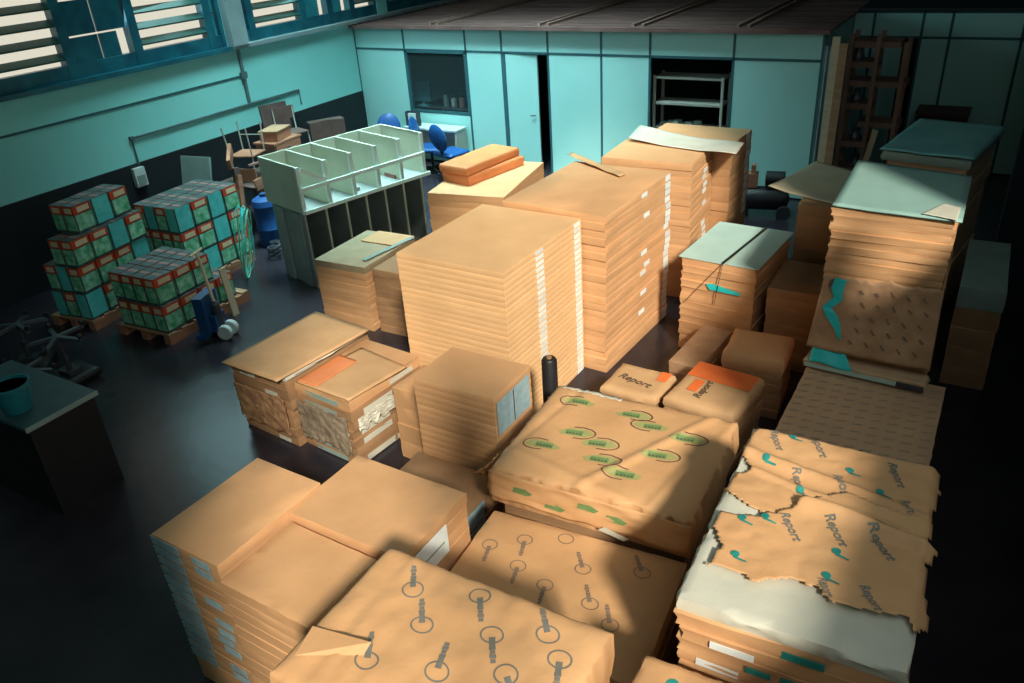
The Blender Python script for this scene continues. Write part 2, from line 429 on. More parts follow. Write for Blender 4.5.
# ------------------------------------------------------------------ paper reams
def slab(w, d, h, hf=None, n=(4, 4), jit=0.004, seed=0, bulge=0.004, inset=0.007, low=0.012):
    """wrapped ream: bevelled slab, slightly irregular sides, top height hf(x, y)"""
    r = random.Random(seed); nx, ny = n
    low = min(low, h * 0.3)
    mb = MB(); V = []; idx = {}
    for j in range(ny + 1):
        for i in range(nx + 1):
            x = -w / 2 + w * i / nx; y = -d / 2 + d * j / ny
            X = max(-w / 2 + inset, min(w / 2 - inset, x)); Y = max(-d / 2 + inset, min(d / 2 - inset, y))
            idx[i, j] = len(V)
            V.append((X, Y, h + (hf(x, y) if hf else 0)))
    F = [(idx[i, j], idx[i + 1, j], idx[i + 1, j + 1], idx[i, j + 1]) for j in range(ny) for i in range(nx)]
    bd = [(i, 0) for i in range(nx)] + [(nx, j) for j in range(ny)] + [(i, ny) for i in range(nx, 0, -1)] + [(0, j) for j in range(ny, 0, -1)]
    prev = [idx[b] for b in bd]
    for lev, (zf, off) in enumerate(((1, 0), (0.45, bulge), (0, -inset * 0.5))):
        ring = []
        for (i, j) in bd:
            x = -w / 2 + w * i / nx; y = -d / 2 + d * j / ny
            top = V[idx[i, j]][2]
            z = top - low if lev == 0 else h * zf * 0.9
            sx = (i == nx) - (i == 0); sy = (j == ny) - (j == 0)
            o = off + r.uniform(-jit, jit) * (lev < 2)
            ring.append(len(V)); V.append((x + sx * o, y + sy * o, max(z, 0)))
        m_ = len(bd)
        for k in range(m_):
            F.append((prev[k], ring[k], ring[(k + 1) % m_], prev[(k + 1) % m_]))
        prev = ring
    F.append(tuple(prev[::-1]))
    return mb.add(V, F)

def rect(quad, z):
    P = [px(x, y, z) for x, y in quad]
    c = sum(P, Vector()) / 4
    w_ = ((P[1] - P[0]).length + (P[2] - P[3]).length) / 2
    d_ = ((P[3] - P[0]).length + (P[2] - P[1]).length) / 2
    an = [math.atan2((P[b] - P[a]).y, (P[b] - P[a]).x) - k for a, b, k in ((0, 1, 0), (3, 2, 0), (0, 3, math.pi / 2), (1, 2, math.pi / 2))]
    return c.x, c.y, w_, d_, sum(an) / 4

STK = {}
ORD = 'top second third fourth fifth sixth seventh eighth ninth tenth eleventh twelfth thirteenth fourteenth fifteenth sixteenth seventeenth eighteenth nineteenth twentieth'.split()
TENS = {20: 'twenty', 30: 'thirty'}
def ordinal(k):          # 0 -> top, 1 -> second ...
    if k < 20: return ORD[k]
    t_, u_ = (k + 1) // 10 * 10, (k + 1) % 10
    return (TENS[t_][:-1] + 'ieth') if u_ == 0 else TENS[t_] + '-' + (['first'] + ORD[1:])[u_ - 1]
def label_mesh(face, pos, width, h, w_, d_, frac=0.72, up=0.14):
    """thin label on one side of a ream; pos 0..1 along the side, from the front or the left"""
    t = 0.0035
    if face == 'R':
        y = -d_ / 2 + pos * d_
        return MB().box(w_ / 2 + 0.006, w_ / 2 + 0.006 + t, y - width / 2, y + width / 2, h * up, h * (up + frac))
    x = -w_ / 2 + pos * w_
    return MB().box(x - width / 2, x + width / 2, -d_ / 2 - 0.006 - t, -d_ / 2 - 0.006, h * up, h * (up + frac))

def stack(key, desc, spec, z, n, jit=0.004, jr=0.4, labels=(), mt=KRAFT, base=0.0, top_mat=None, hf=None, topn=(4, 4),
          top_label=None, thick=None, sjit=0.004, size=None, vary=0.0, lead=0, leadh=0.2, inset=None, bulge=0.001):
    """a stack of reams, each one a thing; the lowest `lead` ones are thick bales that barely show"""
    if len(spec) == 4: cx_, cy_, w_, d_, an = rect(spec, z)
    else: cx_, cy_, w_, d_, an = spec
    if size: w_, d_ = size
    r = random.Random(hash(desc) % 1000 if False else sum(map(ord, key)) * 13)
    zs = base
    hts = [leadh] * lead
    rest = (z - base - sum(hts)) / (n - lead)
    hts += [rest] * (n - lead)
    meshes = {}
    for i, h in enumerate(hts):
        top = i == n - 1
        kk = (round(h, 4), r.randrange(3), top)
        if kk not in meshes:
            meshes[kk] = slab(w_, d_, h, hf if top else None, topn if top else (4, 4), sjit, kk[1] + 5, inset=inset if inset else min(0.0025, h * 0.03), bulge=bulge, low=0.0025).mesh('paper_ream', (top_mat if top and top_mat else mt), 40)
        lab = (top_label or 'top kraft ream of ' + desc) if top else ordinal(n - 1 - i) + ' kraft ream from the top of ' + desc
        if jit or vary:
            dx, dy = r.uniform(-jit, jit), r.uniform(-jit, jit)
        else: dx = dy = 0
        o = link('paper_ream', meshes[kk], None, lab, 'ream', 'reams in ' + desc, None, (cx_ + dx, cy_ + dy, zs), an + math.radians(r.uniform(-jr, jr)))
        for li, (face, pos, width, prob, frac, lm) in enumerate(labels):
            if r.random() < prob and i >= lead:
                key2 = ('label', kk[0], li, r.randrange(2) if prob < 1 else 0)
                if key2 not in meshes:
                    meshes[key2] = label_mesh(face, pos + (0.05 * key2[3] if prob < 1 else 0), width, h, w_, d_, frac).mesh('label', lm)
                link('label', meshes[key2], o)
        zs += h
    STK[key] = (cx_, cy_, w_, d_, an, z)
    return o

A_Q = [(392, 253), (503, 272), (583, 218), (484, 205)]
B_Q = [(511, 200), (607, 218), (666, 173), (572, 159)]
C_Q = [(605, 155), (694, 167), (710, 143), (627, 139)]
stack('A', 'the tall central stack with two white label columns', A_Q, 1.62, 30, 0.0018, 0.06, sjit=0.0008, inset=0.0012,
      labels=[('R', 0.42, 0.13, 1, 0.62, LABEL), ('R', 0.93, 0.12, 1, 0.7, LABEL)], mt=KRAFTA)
stack('B', 'the tall stack just behind the central one', B_Q, 1.67, 22, 0.010, 0.7,
      labels=[('R', 0.55, 0.13, 0.35, 0.6, LABEL), ('R', 0.94, 0.12, 1, 0.8, LABEL)], mt=KRAFT)
stack('C', 'the third tall stack in line', C_Q, 1.62, 18, 0.010, 0.6,
      labels=[('R', 0.6, 0.14, 0.5, 0.6, LABEL)], lead=1, leadh=0.25)
stack('C2', 'the tall stack nearest the office shelf', (-3.13, 9.55, 1.12, 0.75, -0.03), 1.62, 12, 0.008, 0.6,
      labels=[('R', 0.8, 0.13, 1, 0.8, LABEL)], lead=2, leadh=0.3)
stack('D', 'the stack under the orange packs', [(435, 192), (503, 198), (542, 163), (470, 158)], 1.2, 11, 0.008, 0.7, lead=2, leadh=0.2)
stack('E', 'the low pale stack beside the white cabinet', [(310, 260), (370, 267), (408, 238), (372, 229)], 0.8, 10, 0.004, 0.4, mt=KRAFT, top_mat=BOARD2)
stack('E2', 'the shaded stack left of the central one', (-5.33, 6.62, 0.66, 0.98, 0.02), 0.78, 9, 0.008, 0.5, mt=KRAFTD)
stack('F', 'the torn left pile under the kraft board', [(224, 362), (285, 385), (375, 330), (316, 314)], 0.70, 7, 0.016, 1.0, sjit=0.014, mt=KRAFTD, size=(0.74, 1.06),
      labels=[('F', 0.3, 0.2, 0.5, 0.5, PAPER), ('F', 0.7, 0.16, 0.4, 0.4, PAPER)])
F2R = rect([(287, 388), (352, 416), (423, 352), (380, 334)], 0.66)
stack('F2', 'the torn pile with the orange patch', (F2R[0] - 0.045, F2R[1], 0.68, 0.90, F2R[4]), 0.66, 7, 0.014, 1.0, sjit=0.014, mt=KRAFTD, top_mat=KRAFT,
      labels=[('R', 0.3, 0.35, 0.8, 0.6, PAPER), ('R', 0.7, 0.3, 0.6, 0.5, PAPER), ('F', 0.45, 0.4, 0.5, 0.5, GREYG)])
stack('F3', 'the small pile squeezed behind the torn one', (-3.80, 4.50, 0.26, 0.42, -0.05), 0.72, 4, 0.006, 0.5, mt=KRAFT)
stack('G', 'the neat square stack before the central one', [(412, 376), (497, 402), (525, 365), (455, 347)], 1.15, 18, 0.0018, 0.08, sjit=0.001, inset=0.0012, lead=1, leadh=0.15)
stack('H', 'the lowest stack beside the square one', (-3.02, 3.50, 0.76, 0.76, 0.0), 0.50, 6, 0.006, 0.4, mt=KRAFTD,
      labels=[('R', 0.5, 0.25, 1, 0.8, LABELB)])
stack('I1', 'the lower left stack with blue labels', [(158, 530), (215, 572), (318, 480), (255, 458)], 1.2, 14, 0.003, 0.3,
      labels=[('F', 0.2, 0.24, 1, 0.75, LABELB), ('F', 0.75, 0.14, 0.5, 0.7, LABELB)], lead=1, leadh=0.2, mt=KRAFT)
x1, y1, w1, d1, a1, z1 = STK['I1']
stack('I2', 'the shaded stack beside the printed wrapper bale', [(221, 581), (306, 626), (379, 558), (291, 523)], 1.14, 11, 0.003, 0.3, lead=2, leadh=0.2,
      hf=lambda x, y: 0.006 * noise.noise(Vector((x * 9, y * 3, 1))), topn=(10, 10))
stack('I3', 'the stack in front of the square one', [(290, 512), (400, 560), (468, 492), (356, 456)], 1.18, 11, 0.003, 0.3, lead=2, leadh=0.2,
      hf=lambda x, y: 0.007 * noise.noise(Vector((x * 6, y * 6, 4))), topn=(10, 10))

# local frame of a stack's top
def loc_fn(key, z=None):
    cx_, cy_, w_, d_, an, zt = STK[key]
    z = zt if z is None else z
    ca, sa = math.cos(-an), math.sin(-an)
    def f(x, y):
        p = px(x, y, z); dx, dy = p.x - cx_, p.y - cy_
        return (dx * ca - dy * sa, dx * sa + dy * ca)
    return f

def drape(name, polys, hf, z, material, parent, lift=0.003, kind=None):
    """flat print laid on a surface: polys of (x, y) in the parent's local frame"""
    bm = bmesh.new()
    for p in polys:
        try: bm.faces.new([bm.verts.new((x, y, 0)) for x, y in p])
        except ValueError: pass
    for _ in range(3):
        es = [e for e in bm.edges if e.calc_length() > 0.03]
        if not es: break
        bmesh.ops.triangulate(bm, faces=[f for f in bm.faces if len(f.verts) > 4])
        bmesh.ops.subdivide_edges(bm, edges=[e for e in bm.edges if e.calc_length() > 0.03], cuts=1, use_grid_fill=True)
    for v_ in bm.verts: v_.co.z = z + hf(v_.co.x, v_.co.y) + lift
    bm.normal_update()
    me = bpy.data.meshes.new(name); me.materials.append(material); bm.to_mesh(me); bm.free()
    return link(name, me, parent, kind=kind)

def ring_polys(c, rx, ry, wd, a0=0, a1=360, n=18, rot=0.0):
    out = []
    ca, sa = math.cos(rot), math.sin(rot)
    def P(r1, r2, a): 
        x, y = r1 * math.cos(a), r2 * math.sin(a)
        return (c[0] + x * ca - y * sa, c[1] + x * sa + y * ca)
    for k in range(n):
        b0 = math.radians(a0 + (a1 - a0) * k / n); b1 = math.radians(a0 + (a1 - a0) * (k + 1) / n)
        out.append([P(rx - wd, ry - wd, b0), P(rx, ry, b0), P(rx, ry, b1), P(rx - wd, ry - wd, b1)])
    return out
def disc_poly(c, r, n=12): return [[(c[0] + r * math.cos(2 * math.pi * k / n), c[1] + r * math.sin(2 * math.pi * k / n)) for k in range(n)]]
def quad_poly(a, b, w0, w1=None):
    a, b = Vector(a), Vector(b); d = (b - a).normalized(); nrm = Vector((-d.y, d.x)); w1 = w1 or w0
    return [[tuple(a - nrm * w0 / 2), tuple(b - nrm * w1 / 2), tuple(b + nrm * w1 / 2), tuple(a + nrm * w0 / 2)]]

_words = {}
def word_mesh(text):
    """lettering as triangles, unit height, starting at the origin"""
    if text not in _words:
        cu = bpy.data.curves.new('lettering', 'FONT'); cu.body = text; cu.size = 1.0; cu.resolution_u = 3; cu.shear = 0.25; cu.offset = 0.022
        ob = bpy.data.objects.new('lettering', cu); col.objects.link(ob)
        dg = bpy.context.evaluated_depsgraph_get(); dg.update()
        me = bpy.data.meshes.new_from_object(ob.evaluated_get(dg))
        vs = [v.co.copy() for v in me.vertices]; fs = [tuple(p.vertices) for p in me.polygons]
        bpy.data.objects.remove(ob); bpy.data.curves.remove(cu); bpy.data.meshes.remove(me)
        x1_ = max(v.x for v in vs)
        _words[text] = (vs, fs, x1_)
    return _words[text]
def word_polys(text, a, b, height):
    vs, fs, L_ = word_mesh(text)
    a, b = Vector(a), Vector(b); d = (b - a); ln = d.length; d.normalize(); nrm = Vector((-d.y, d.x))
    return [[tuple(a + d * (vs[i].x / L_ * ln) + nrm * (vs[i].y - 0.35) * height) for i in f] for f in fs]

# --- J: big wrapped bale at the bottom, printed rings with a stem
def wr_fn(seed, amp, fx=4, fy=4):
    def f(x, y):
        v = Vector((x * fx + seed, y * fy, seed))
        return amp * (noise.noise(v) + 0.5 * abs(noise.noise(v * 2.3 + Vector((3, 1, 0)))))
    return f
J_Q = [(258, 683), (510, 775), (628, 632), (385, 545)]
jx, jy, jw, jd, ja = rect(J_Q, 1.68)
def jhf(x, y):
    e = min(jw / 2 - abs(x), jd / 2 - abs(y))
    v = 0.010 * noise.noise(Vector((x * 5, y * 7, 2.0))) + 0.006 * noise.noise(Vector((x * 16, y * 9, 5)))
    v += 0.014 * math.exp(-((x + jw * 0.33 + 0.05 * y) / 0.018) ** 2) * (0.4 + 0.6 * noise.noise(Vector((0, y * 4, 9)))) 
    return v - 0.02 * math.exp(-max(e, 0) / 0.03)
stack('J0', 'the bale stack at the bottom edge', (jx, jy, jw - 0.03, jd - 0.03, ja), 1.42, 7, 0.006, 0.5, lead=3, leadh=0.25)
bale = link('wrapped_bale', slab(jw, jd, 0.26, jhf, (44, 34), 0.006, 3).mesh('wrapped_bale', KRAFTW, 60), None,
            'large kraft bale printed with slate rings and stems at the bottom edge', 'bale', None, None, (jx, jy, 1.42), ja)
STK['J'] = (jx, jy, jw, jd, ja, 1.68)
lf = loc_fn('J')
def logo(c, s, hf, z, material, parent, lim):
    """ring with a lettered stem running from c to s (pixels)"""
    a = lf(*c); b = lf(*s); pol = []
    if abs(a[0]) > lim[0] / 2 - 0.07 or abs(a[1]) > lim[1] / 2 - 0.07: return
    pol.extend(ring_polys(a, 0.050, 0.044, 0.007))
    va, vb = Vector(a), Vector(b); d = (vb - va).normalized()
    st = va + d * 0.012
    pol.extend(quad_poly(st, va + d * 0.065, 0.026, 0.022)); 
    p = va + d * 0.062; k = 0
    nr = Vector((-d.y, d.x))
    while k < 4:
        q = p + d * 0.017
        pol.extend(quad_poly(p, q, 0.020 if k % 2 else 0.026)); p = q + d * 0.003; k += 1
    pol = [p_ for p_ in pol if all(abs(x) < lim[0] / 2 - 0.02 and abs(y) < lim[1] / 2 - 0.02 for x, y in p_)]
    drape('ring_print', pol, hf, z, material, parent)
J_LOGOS = [((413, 590), (414, 567)), ((422, 625), (422, 603)), ((480, 596), (481, 620)), ((492, 635), (493, 658)), ((402, 555), (418, 552)),
           ((322, 612), (318, 640)), ((367, 661), (371, 639)), ((531, 598), (526, 581)), ((548, 635), (543, 612)), ((437, 672), (445, 650)),
           ((506, 675), (515, 700)), ((300, 655), (306, 632)), ((560, 660), (556, 690)), ((590, 640), (588, 625))]
for c, s in J_LOGOS: logo(c, s, jhf, 0.26, INKB, bale, (jw, jd))
fl = MB()   # folded corner flap
fl.add([(-jw / 2 + 0.05, -jd / 2 + 0.10, 0.262), (-jw / 2 + 0.30, -jd / 2 + 0.22, 0.268), (-jw / 2 + 0.31, -jd / 2 + 0.265, 0.30), (-jw / 2 + 0.02, -jd / 2 + 0.24, 0.270)], [(0, 1, 2, 3)])
obj('folded_flap', fl, KRAFTW, bale)

# --- K + L: printed low stack and the wrapped bale with green ovals
K_Q = [(457, 568), (660, 640), (690, 545), (510, 503)]
kx, ky, kw, kd, ka = rect(K_Q, 0.85)
khf = wr_fn(3.3, 0.006)
ktop = stack('K', 'the low stack printed with rings', (kx, 2.82, kw + 0.05, 0.90, ka), 0.85, 7, 0.006, 0.4, hf=khf, topn=(24, 20), mt=KRAFTD, top_mat=KRAFTW,
             top_label='low kraft ream printed with rings in the shade of the green oval bale')
ktop.location = (kx, 2.82, ktop.location.z); ktop.rotation_euler.z = ka
lf = loc_fn('K'); zk = 0.85 - ktop.location.z
for c, s in [((566, 539), (566, 518)), ((583, 569), (577, 548)), ((518, 566), (512, 582)), ((525, 540), (520, 558)), ((590, 604), (586, 584)), ((625, 546), (620, 530)),
             ((642, 573), (636, 556)), ((545, 585), (540, 600)), ((610, 625), (607, 606)), ((490, 545), (484, 560))]:
    logo(c, s, khf, zk, INKF, ktop, STK['K'][2:4])

L_Q = [(485, 465), (690, 515), (743, 420), (560, 383)]
lx, ly, lw, ld, la = rect(L_Q, 1.15)
stack('L0', 'the stack carrying the green oval bale', (lx, ly + 0.02, lw - 0.10, ld - 0.08, la), 0.85, 5, 0.006, 0.4, lead=2, leadh=0.25, mt=KRAFTD)
def lhf(x, y):
    v = 0.012 * noise.noise(Vector((x * 3.5, y * 4, 7)))
    v += 0.018 * math.exp(-(((x - 0.28) - 0.55 * (y - 0.1)) / 0.035) ** 2)          # long diagonal folds
    v += 0.014 * math.exp(-(((x - 0.52) - 0.25 * y) / 0.03) ** 2)
    v += 0.012 * math.exp(-((y + ld * 0.36 + 0.22 * (x + 0.4)) / 0.03) ** 2)
    v -= 0.012 * math.exp(-(((x + 0.55) - 0.2 * y) / 0.025) ** 2)
    e = min(lw / 2 - abs(x), ld / 2 - abs(y))
    return v - 0.03 * math.exp(-max(e, 0) / 0.04)
bl = slab(lw, ld, 0.30, lhf, (56, 44), 0.016, 11, bulge=0.012)
bale = link('wrapped_bale', bl.mesh('wrapped_bale', KRAFTW, 60), None, 'crumpled kraft bale printed with green ovals on a low stack', 'bale', None, None, (lx, ly, 0.85), la)
STK['L'] = (lx, ly, lw, ld, la, 1.15)
lf = loc_fn('L')
for k, c in enumerate([(578, 402), (634, 415), (650, 426), (577, 433), (542, 445), (600, 444), (602, 460), (622, 474), (660, 456), (688, 440), (706, 448), (690, 486), (716, 476), (712, 492), (524, 428), (545, 398), (560, 392)]):
    c = lf(*c); gp, gd, gg = [], [], []
    if abs(c[0]) > lw / 2 - 0.18 or abs(c[1]) > ld / 2 - 0.10: continue
    fl_ = -1 if k in (0, 2, 4, 7) else 1; rot = math.radians(8)
    ux, uy = math.cos(rot), math.sin(rot)
    def T(x, y): x *= 1.15; y *= 1.2; return (c[0] + fl_ * x * ux - y * uy, c[1] + fl_ * x * uy + y * ux)
    gp.append([T(-0.085, -0.030), T(0.06, -0.030), T(0.10, 0.0), T(0.06, 0.036), T(-0.04, 0.036), T(-0.11, 0.0)])
    gg.append([T(-0.065, -0.022), T(0.035, -0.022), T(0.035, 0.018), T(-0.065, 0.018)])
    for a, b in zip(*[iter([(0.02 + 0.09 * math.cos(t_), 0.05 * math.sin(t_)) for t_ in [math.radians(q) for q in (-110, -75, -75, -50, -50, -25, -25, 0, 0, 25, 25, 50, 50, 80, 80, 120)]])] * 2):
        gd.extend(quad_poly(T(*a), T(*b), 0.009))
    for i in range(5):
        gd.extend(quad_poly(T(-0.06 + i * 0.019, -0.012), T(-0.06 + i * 0.019 + 0.012, -0.010), 0.016))
    ok = lambda L__: [p_ for p_ in L__ if all(abs(x) < lw / 2 - 0.01 and abs(y) < ld / 2 - 0.01 for x, y in p_)]
    drape('pale_oval_print', ok(gp), lhf, 0.30, INKGP, bale, 0.0025)
    drape('green_block_print', ok(gg), lhf, 0.30, INKG, bale, 0.0040)
    drape('dark_arc_print', ok(gd), lhf, 0.30, INKD, bale, 0.0055)
for (x, z_) in ((-0.42, 0.17), (0.02, 0.19), (0.20, 0.16), (-0.2, 0.12)):
    y = -ld / 2 - 0.032
    fm = MB().add([(x - 0.06, y, z_ - 0.02), (x + 0.05, y, z_ - 0.025), (x + 0.08, y, z_), (x + 0.03, y, z_ + 0.025), (x - 0.05, y, z_ + 0.02)], [(0, 1, 2, 3, 4)])
    obj('side_oval_print', fm, INKG, bale)
# the crumpled side flap and the torn left corner
def crumple(name, pts_fn, nu, nv, material, parent=None, thick=0.002, **k):
    mb = MB(); V = []
    for j in range(nv + 1):
        for i in range(nu + 1):
            V.append(pts_fn(i / nu, j / nv))
    F = [(j * (nu + 1) + i, j * (nu + 1) + i + 1, (j + 1) * (nu + 1) + i + 1, (j + 1) * (nu + 1) + i) for j in range(nv) for i in range(nu)]
    mb.add(V, F)
    o = obj(name, mb, material, parent, 60, **k)
    s_ = o.modifiers.new('thickness', 'SOLIDIFY'); s_.thickness = thick; s_.offset = 0
    return o
def side_skirt(u, v):
    x = -lw / 2 + lw * u
    return (x, -ld / 2 - 0.022 - 0.012 * noise.noise(Vector((u * 9, v * 6, 2))) - 0.012 * v, 0.265 - 0.20 * v - 0.03 * noise.noise(Vector((u * 6, 3, v))) * v)
crumple('side_wrapper', side_skirt, 40, 10, KRAFTW, bale)
def ear(u, v):
    return (-lw / 2 - 0.015 - 0.11 * v * (1 - 0.3 * u), -ld / 2 - 0.01 + 0.16 * u + 0.02 * noise.noise(Vector((u * 5, v * 5, 0))), 0.27 - 0.12 * u * v - 0.08 * v + 0.02 * noise.noise(Vector((u * 7, v * 7, 4))))
crumple('torn_ear', ear, 8, 8, KRAFTW, bale)
obj('white_tear', MB().add([(0.10, -ld / 2 - 0.045, 0.06), (0.26, -ld / 2 - 0.045, 0.03), (0.30, -ld / 2 - 0.048, 0.06), (0.14, -ld / 2 - 0.048, 0.10)], [(0, 1, 2, 3)]), PAPER, bale)
def white_edge(u, v):
    return (-lw / 2 + 0.05 + 0.45 * u, ld / 2 - 0.015 - 0.05 * v + 0.02 * noise.noise(Vector((u * 14, v, 1))), 0.295 + lhf(-lw / 2 + 0.05 + 0.45 * u, ld / 2 - 0.05 * v - 0.015) + 0.010)
crumple('white_torn_edge', white_edge, 20, 3, PAPER, bale)

# --- M: torn pile at the right front
M_Q = [(675, 600), (905, 672), (938, 470), (755, 428)]
mx, my, mw, md, ma = rect(M_Q, 1.66)
stack('M', 'the torn pile at the lower right', (mx, my, mw - 0.02, md - 0.02, ma), 1.60, 18, 0.018, 1.0, sjit=0.014, lead=2, leadh=0.2,
      labels=[('F', 0.2, 0.18, 0.35, 0.5, LABEL), ('F', 0.6, 0.16, 0.3, 0.5, DOT), ('F', 0.35, 0.10, 0.4, 0.4, DOT)])
mwf = wr_fn(6.1, 0.008, 5, 3)
white = link('paper_ream', slab(mw, md, 0.06, mwf, (20, 24), 0.012, 4).mesh('paper_ream', PAPER, 50), None,
             'white paper ream showing under torn kraft on the lower right pile', 'ream', None, None, (mx, my, 1.60), ma)
STK['M'] = (mx, my, mw, md, ma, 1.68)
lf = loc_fn('M')
def inside(p, poly):
    c = False; x, y = p; j = len(poly) - 1
    for i in range(len(poly)):
        (xi, yi), (xj, yj) = poly[i], poly[j]
        if (yi > y) != (yj > y) and x < (xj - xi) * (y - yi) / (yj - yi) + xi: c = not c
        j = i
    return c
def torn_sheet(name, poly, hf, base, material, parent, res=0.014, rag=0.012, thick=0.0025, **k):
    xs_ = [p[0] for p in poly]; ys_ = [p[1] for p in poly]
    nx = int((max(xs_) - min(xs_)) / res) + 1; ny = int((max(ys_) - min(ys_)) / res) + 1
    x0, y0 = min(xs_), min(ys_)
    keep = []
    for j in range(ny):
        for i in range(nx):
            cx_, cy_ = x0 + (i + .5) * res, y0 + (j + .5) * res
            q = (cx_ + rag * noise.noise(Vector((cx_ * 22, cy_ * 22, 1))), cy_ + rag * noise.noise(Vector((cx_ * 22, cy_ * 22, 8))))
            if inside(q, poly): keep.append((i, j))
    mb = MB(); ids = {}; V = []; F = []
    def vid(i, j):
        if (i, j) not in ids:
            x, y = x0 + i * res, y0 + j * res
            ids[i, j] = len(V); V.append((x, y, base + hf(x, y)))
        return ids[i, j]
    for i, j in keep: F.append((vid(i, j), vid(i + 1, j), vid(i + 1, j + 1), vid(i, j + 1)))
    mb.add(V, F)
    o = obj(name, mb, material, parent, 70, **k)
    s_ = o.modifiers.new('thickness', 'SOLIDIFY'); s_.thickness = thick; s_.offset = 1
    return o
def ins_edge(x, y):      # kraft sheets droop over the pile's edge
    ex = max(0, abs(x) - mw / 2 + 0.01); ey = max(0, y - md / 2 + 0.01)
    return -1.0 * (ex + ey)
backp = [lf(*p) for p in [(752, 430), (770, 425), (790, 430), (850, 440), (910, 452), (942, 470), (938, 495), (930, 528), (900, 532), (850, 514), (800, 526), (745, 503), (724, 486), (738, 472), (752, 470), (742, 452)]]
frontp = [lf(*p) for p in [(713, 528), (722, 513), (740, 517), (775, 514), (820, 498), (850, 494), (890, 512), (935, 522), (928, 545), (940, 548), (926, 565), (924, 590), (932, 620), (915, 632), (908, 618), (880, 614), (850, 608), (832, 604), (818, 590), (790, 580), (755, 584), (735, 572), (708, 566), (722, 548)]]
def bhf(x, y):
    v = 0.012 * noise.noise(Vector((x * 4, y * 6, 3))) + 0.005 * noise.noise(Vector((x * 11, y * 13, 1)))
    v += 0.030 * math.exp(-((y - 0.33 + 0.22 * x) / 0.035) ** 2) + 0.020 * math.exp(-((y - 0.20 + 0.25 * x) / 0.025) ** 2)
    return mwf(x, y) + abs(v) + 0.010 + ins_edge(x, y)
def fhf(x, y):
    v = 0.012 * noise.noise(Vector((x * 4, y * 5, 13))) + 0.005 * noise.noise(Vector((x * 10, y * 12, 5)))
    yb_ = 0.13 - 0.16 * x
    v += 0.045 * math.exp(-((y - yb_ + 0.03) / 0.040) ** 2)
    return mwf(x, y) + abs(v) + 0.026 + ins_edge(x, y)
tb = torn_sheet('torn_wrapper', backp, bhf, 0, KRAFTW, None, label='torn kraft wrapper crumpled over the back of the lower right pile', cat='wrapper', loc=(mx, my, 1.66), rz=ma)
tf = torn_sheet('torn_wrapper', frontp, fhf, 0, KRAFTW, None, label='torn kraft wrapper with printed words lying nearest on the lower right pile', cat='wrapper', loc=(mx, my, 1.66), rz=ma)
def words(items, hf, parent, z, material=INKB):
    for a, b in items: drape('word_print', word_polys('Report', lf(*a), lf(*b), 0.058), hf, z, material, parent, 0.006)
def dots(items, hf, parent, z):
    for c in items:
        c = lf(*c); p = disc_poly(c, 0.019); p += quad_poly((c[0], c[1] - 0.018), (c[0] + 0.055, c[1] - 0.03), 0.014, 0.008)
        drape('teal_dot_print', p, hf, z, DOT, parent, 0.007)
words([((814, 433), (825, 458)), ((774, 430), (781, 450)), ((796, 470), (803, 494)), ((837, 474), (848, 499)), ((892, 462), (903, 488)), ((905, 500), (912, 516))], bhf, tb, 0)
words([((784, 514), (799, 543)), ((828, 519), (845, 550)), ((870, 530), (893, 564)), ((863, 588), (880, 613)), ((822, 580), (830, 600))], fhf, tf, 0)
dots([(766, 460), (800, 490), (793, 436), (860, 447), (850, 470), (880, 492)], bhf, tb, 0)
dots([(836, 554), (826, 578), (878, 527), (742, 520), (765, 518), (735, 556)], fhf, tf, 0)
def skirt(u, v):
    return (-mw / 2 + mw * u, -md / 2 - 0.03 - 0.02 * v - 0.012 * noise.noise(Vector((u * 11, v * 5, 2))), -0.10 - 0.16 * v + 0.04 * noise.noise(Vector((u * 4, 1, 1))))
# bale corner squeezed in at the bottom edge
bx = px(690, 668, 1.25)
zhf = wr_fn(9.2, 0.012)
zb = link('wrapped_bale', slab(0.50, 0.44, 0.24, zhf, (16, 14), 0.01, 8).mesh('wrapped_bale', KRAFTW, 60), None, 'small kraft bale wedged between the two front piles at the bottom edge', 'bale', None, None, (-0.57, 1.98, 1.17), 0.06)
drape('teal_dot_print', disc_poly((-0.10, 0.12), 0.028), zhf, 0.24, DOT, zb)
stack('Z', 'the stack under the small wedged bale', (-0.57, 1.98, 0.46, 0.42, 0.05), 1.17, 4, 0.004, 0.5, mt=KRAFTD)
# --- right row: N, P with its draped wrapper, Q, R, S, T and the low packs between
N_Q = [(778, 430), (930, 460), (945, 388), (815, 350)]
nx_, ny_, nw, nd, na = rect(N_Q, 0.72)
PF = px(895, 214.5, 2.05).y          # front plane of the tall right stack
nhf = wr_fn(2.2, 0.004)
nz0 = 0.72
ntop = stack('N', 'the low shaded stack with faint print', (nx_, PF - 0.02 - 0.66, nw, 1.30, 0.0), nz0, 6, 0.006, 0.3, mt=KRAFTD, top_mat=KRAFTP, hf=nhf, topn=(16, 16))
pol = []
for i in range(9):
    for j in range(12):
        x = -nw / 2 + nw * (i + 0.5) / 9; y = -0.6 + 1.2 * (j + 0.5) / 12
        pol += quad_poly((x - 0.035, y - 0.008), (x + 0.035, y + 0.008), 0.022)
drape('faint_word_rows', pol, nhf, nz0 / 6, INKN, ntop, kind='stuff')
P_Q = [(836, 207), (958, 222), (966, 178), (862, 163)]
pcx, pcy, pw, pd, pa = rect(P_Q, 2.05)
pa = 0.0
stack('P', 'the tall right-hand stack under the white sheet', (pcx, PF + pd / 2, pw, pd, pa), 2.05, 31, 0.010, 0.7, sjit=0.010, mt=KRAFT,
      labels=[('F', 0.75, 0.3, 0.12, 0.6, GREYG), ('F', 0.28, 0.05, 0.12, 0.8, KRAFTD)], lead=3, leadh=0.13)
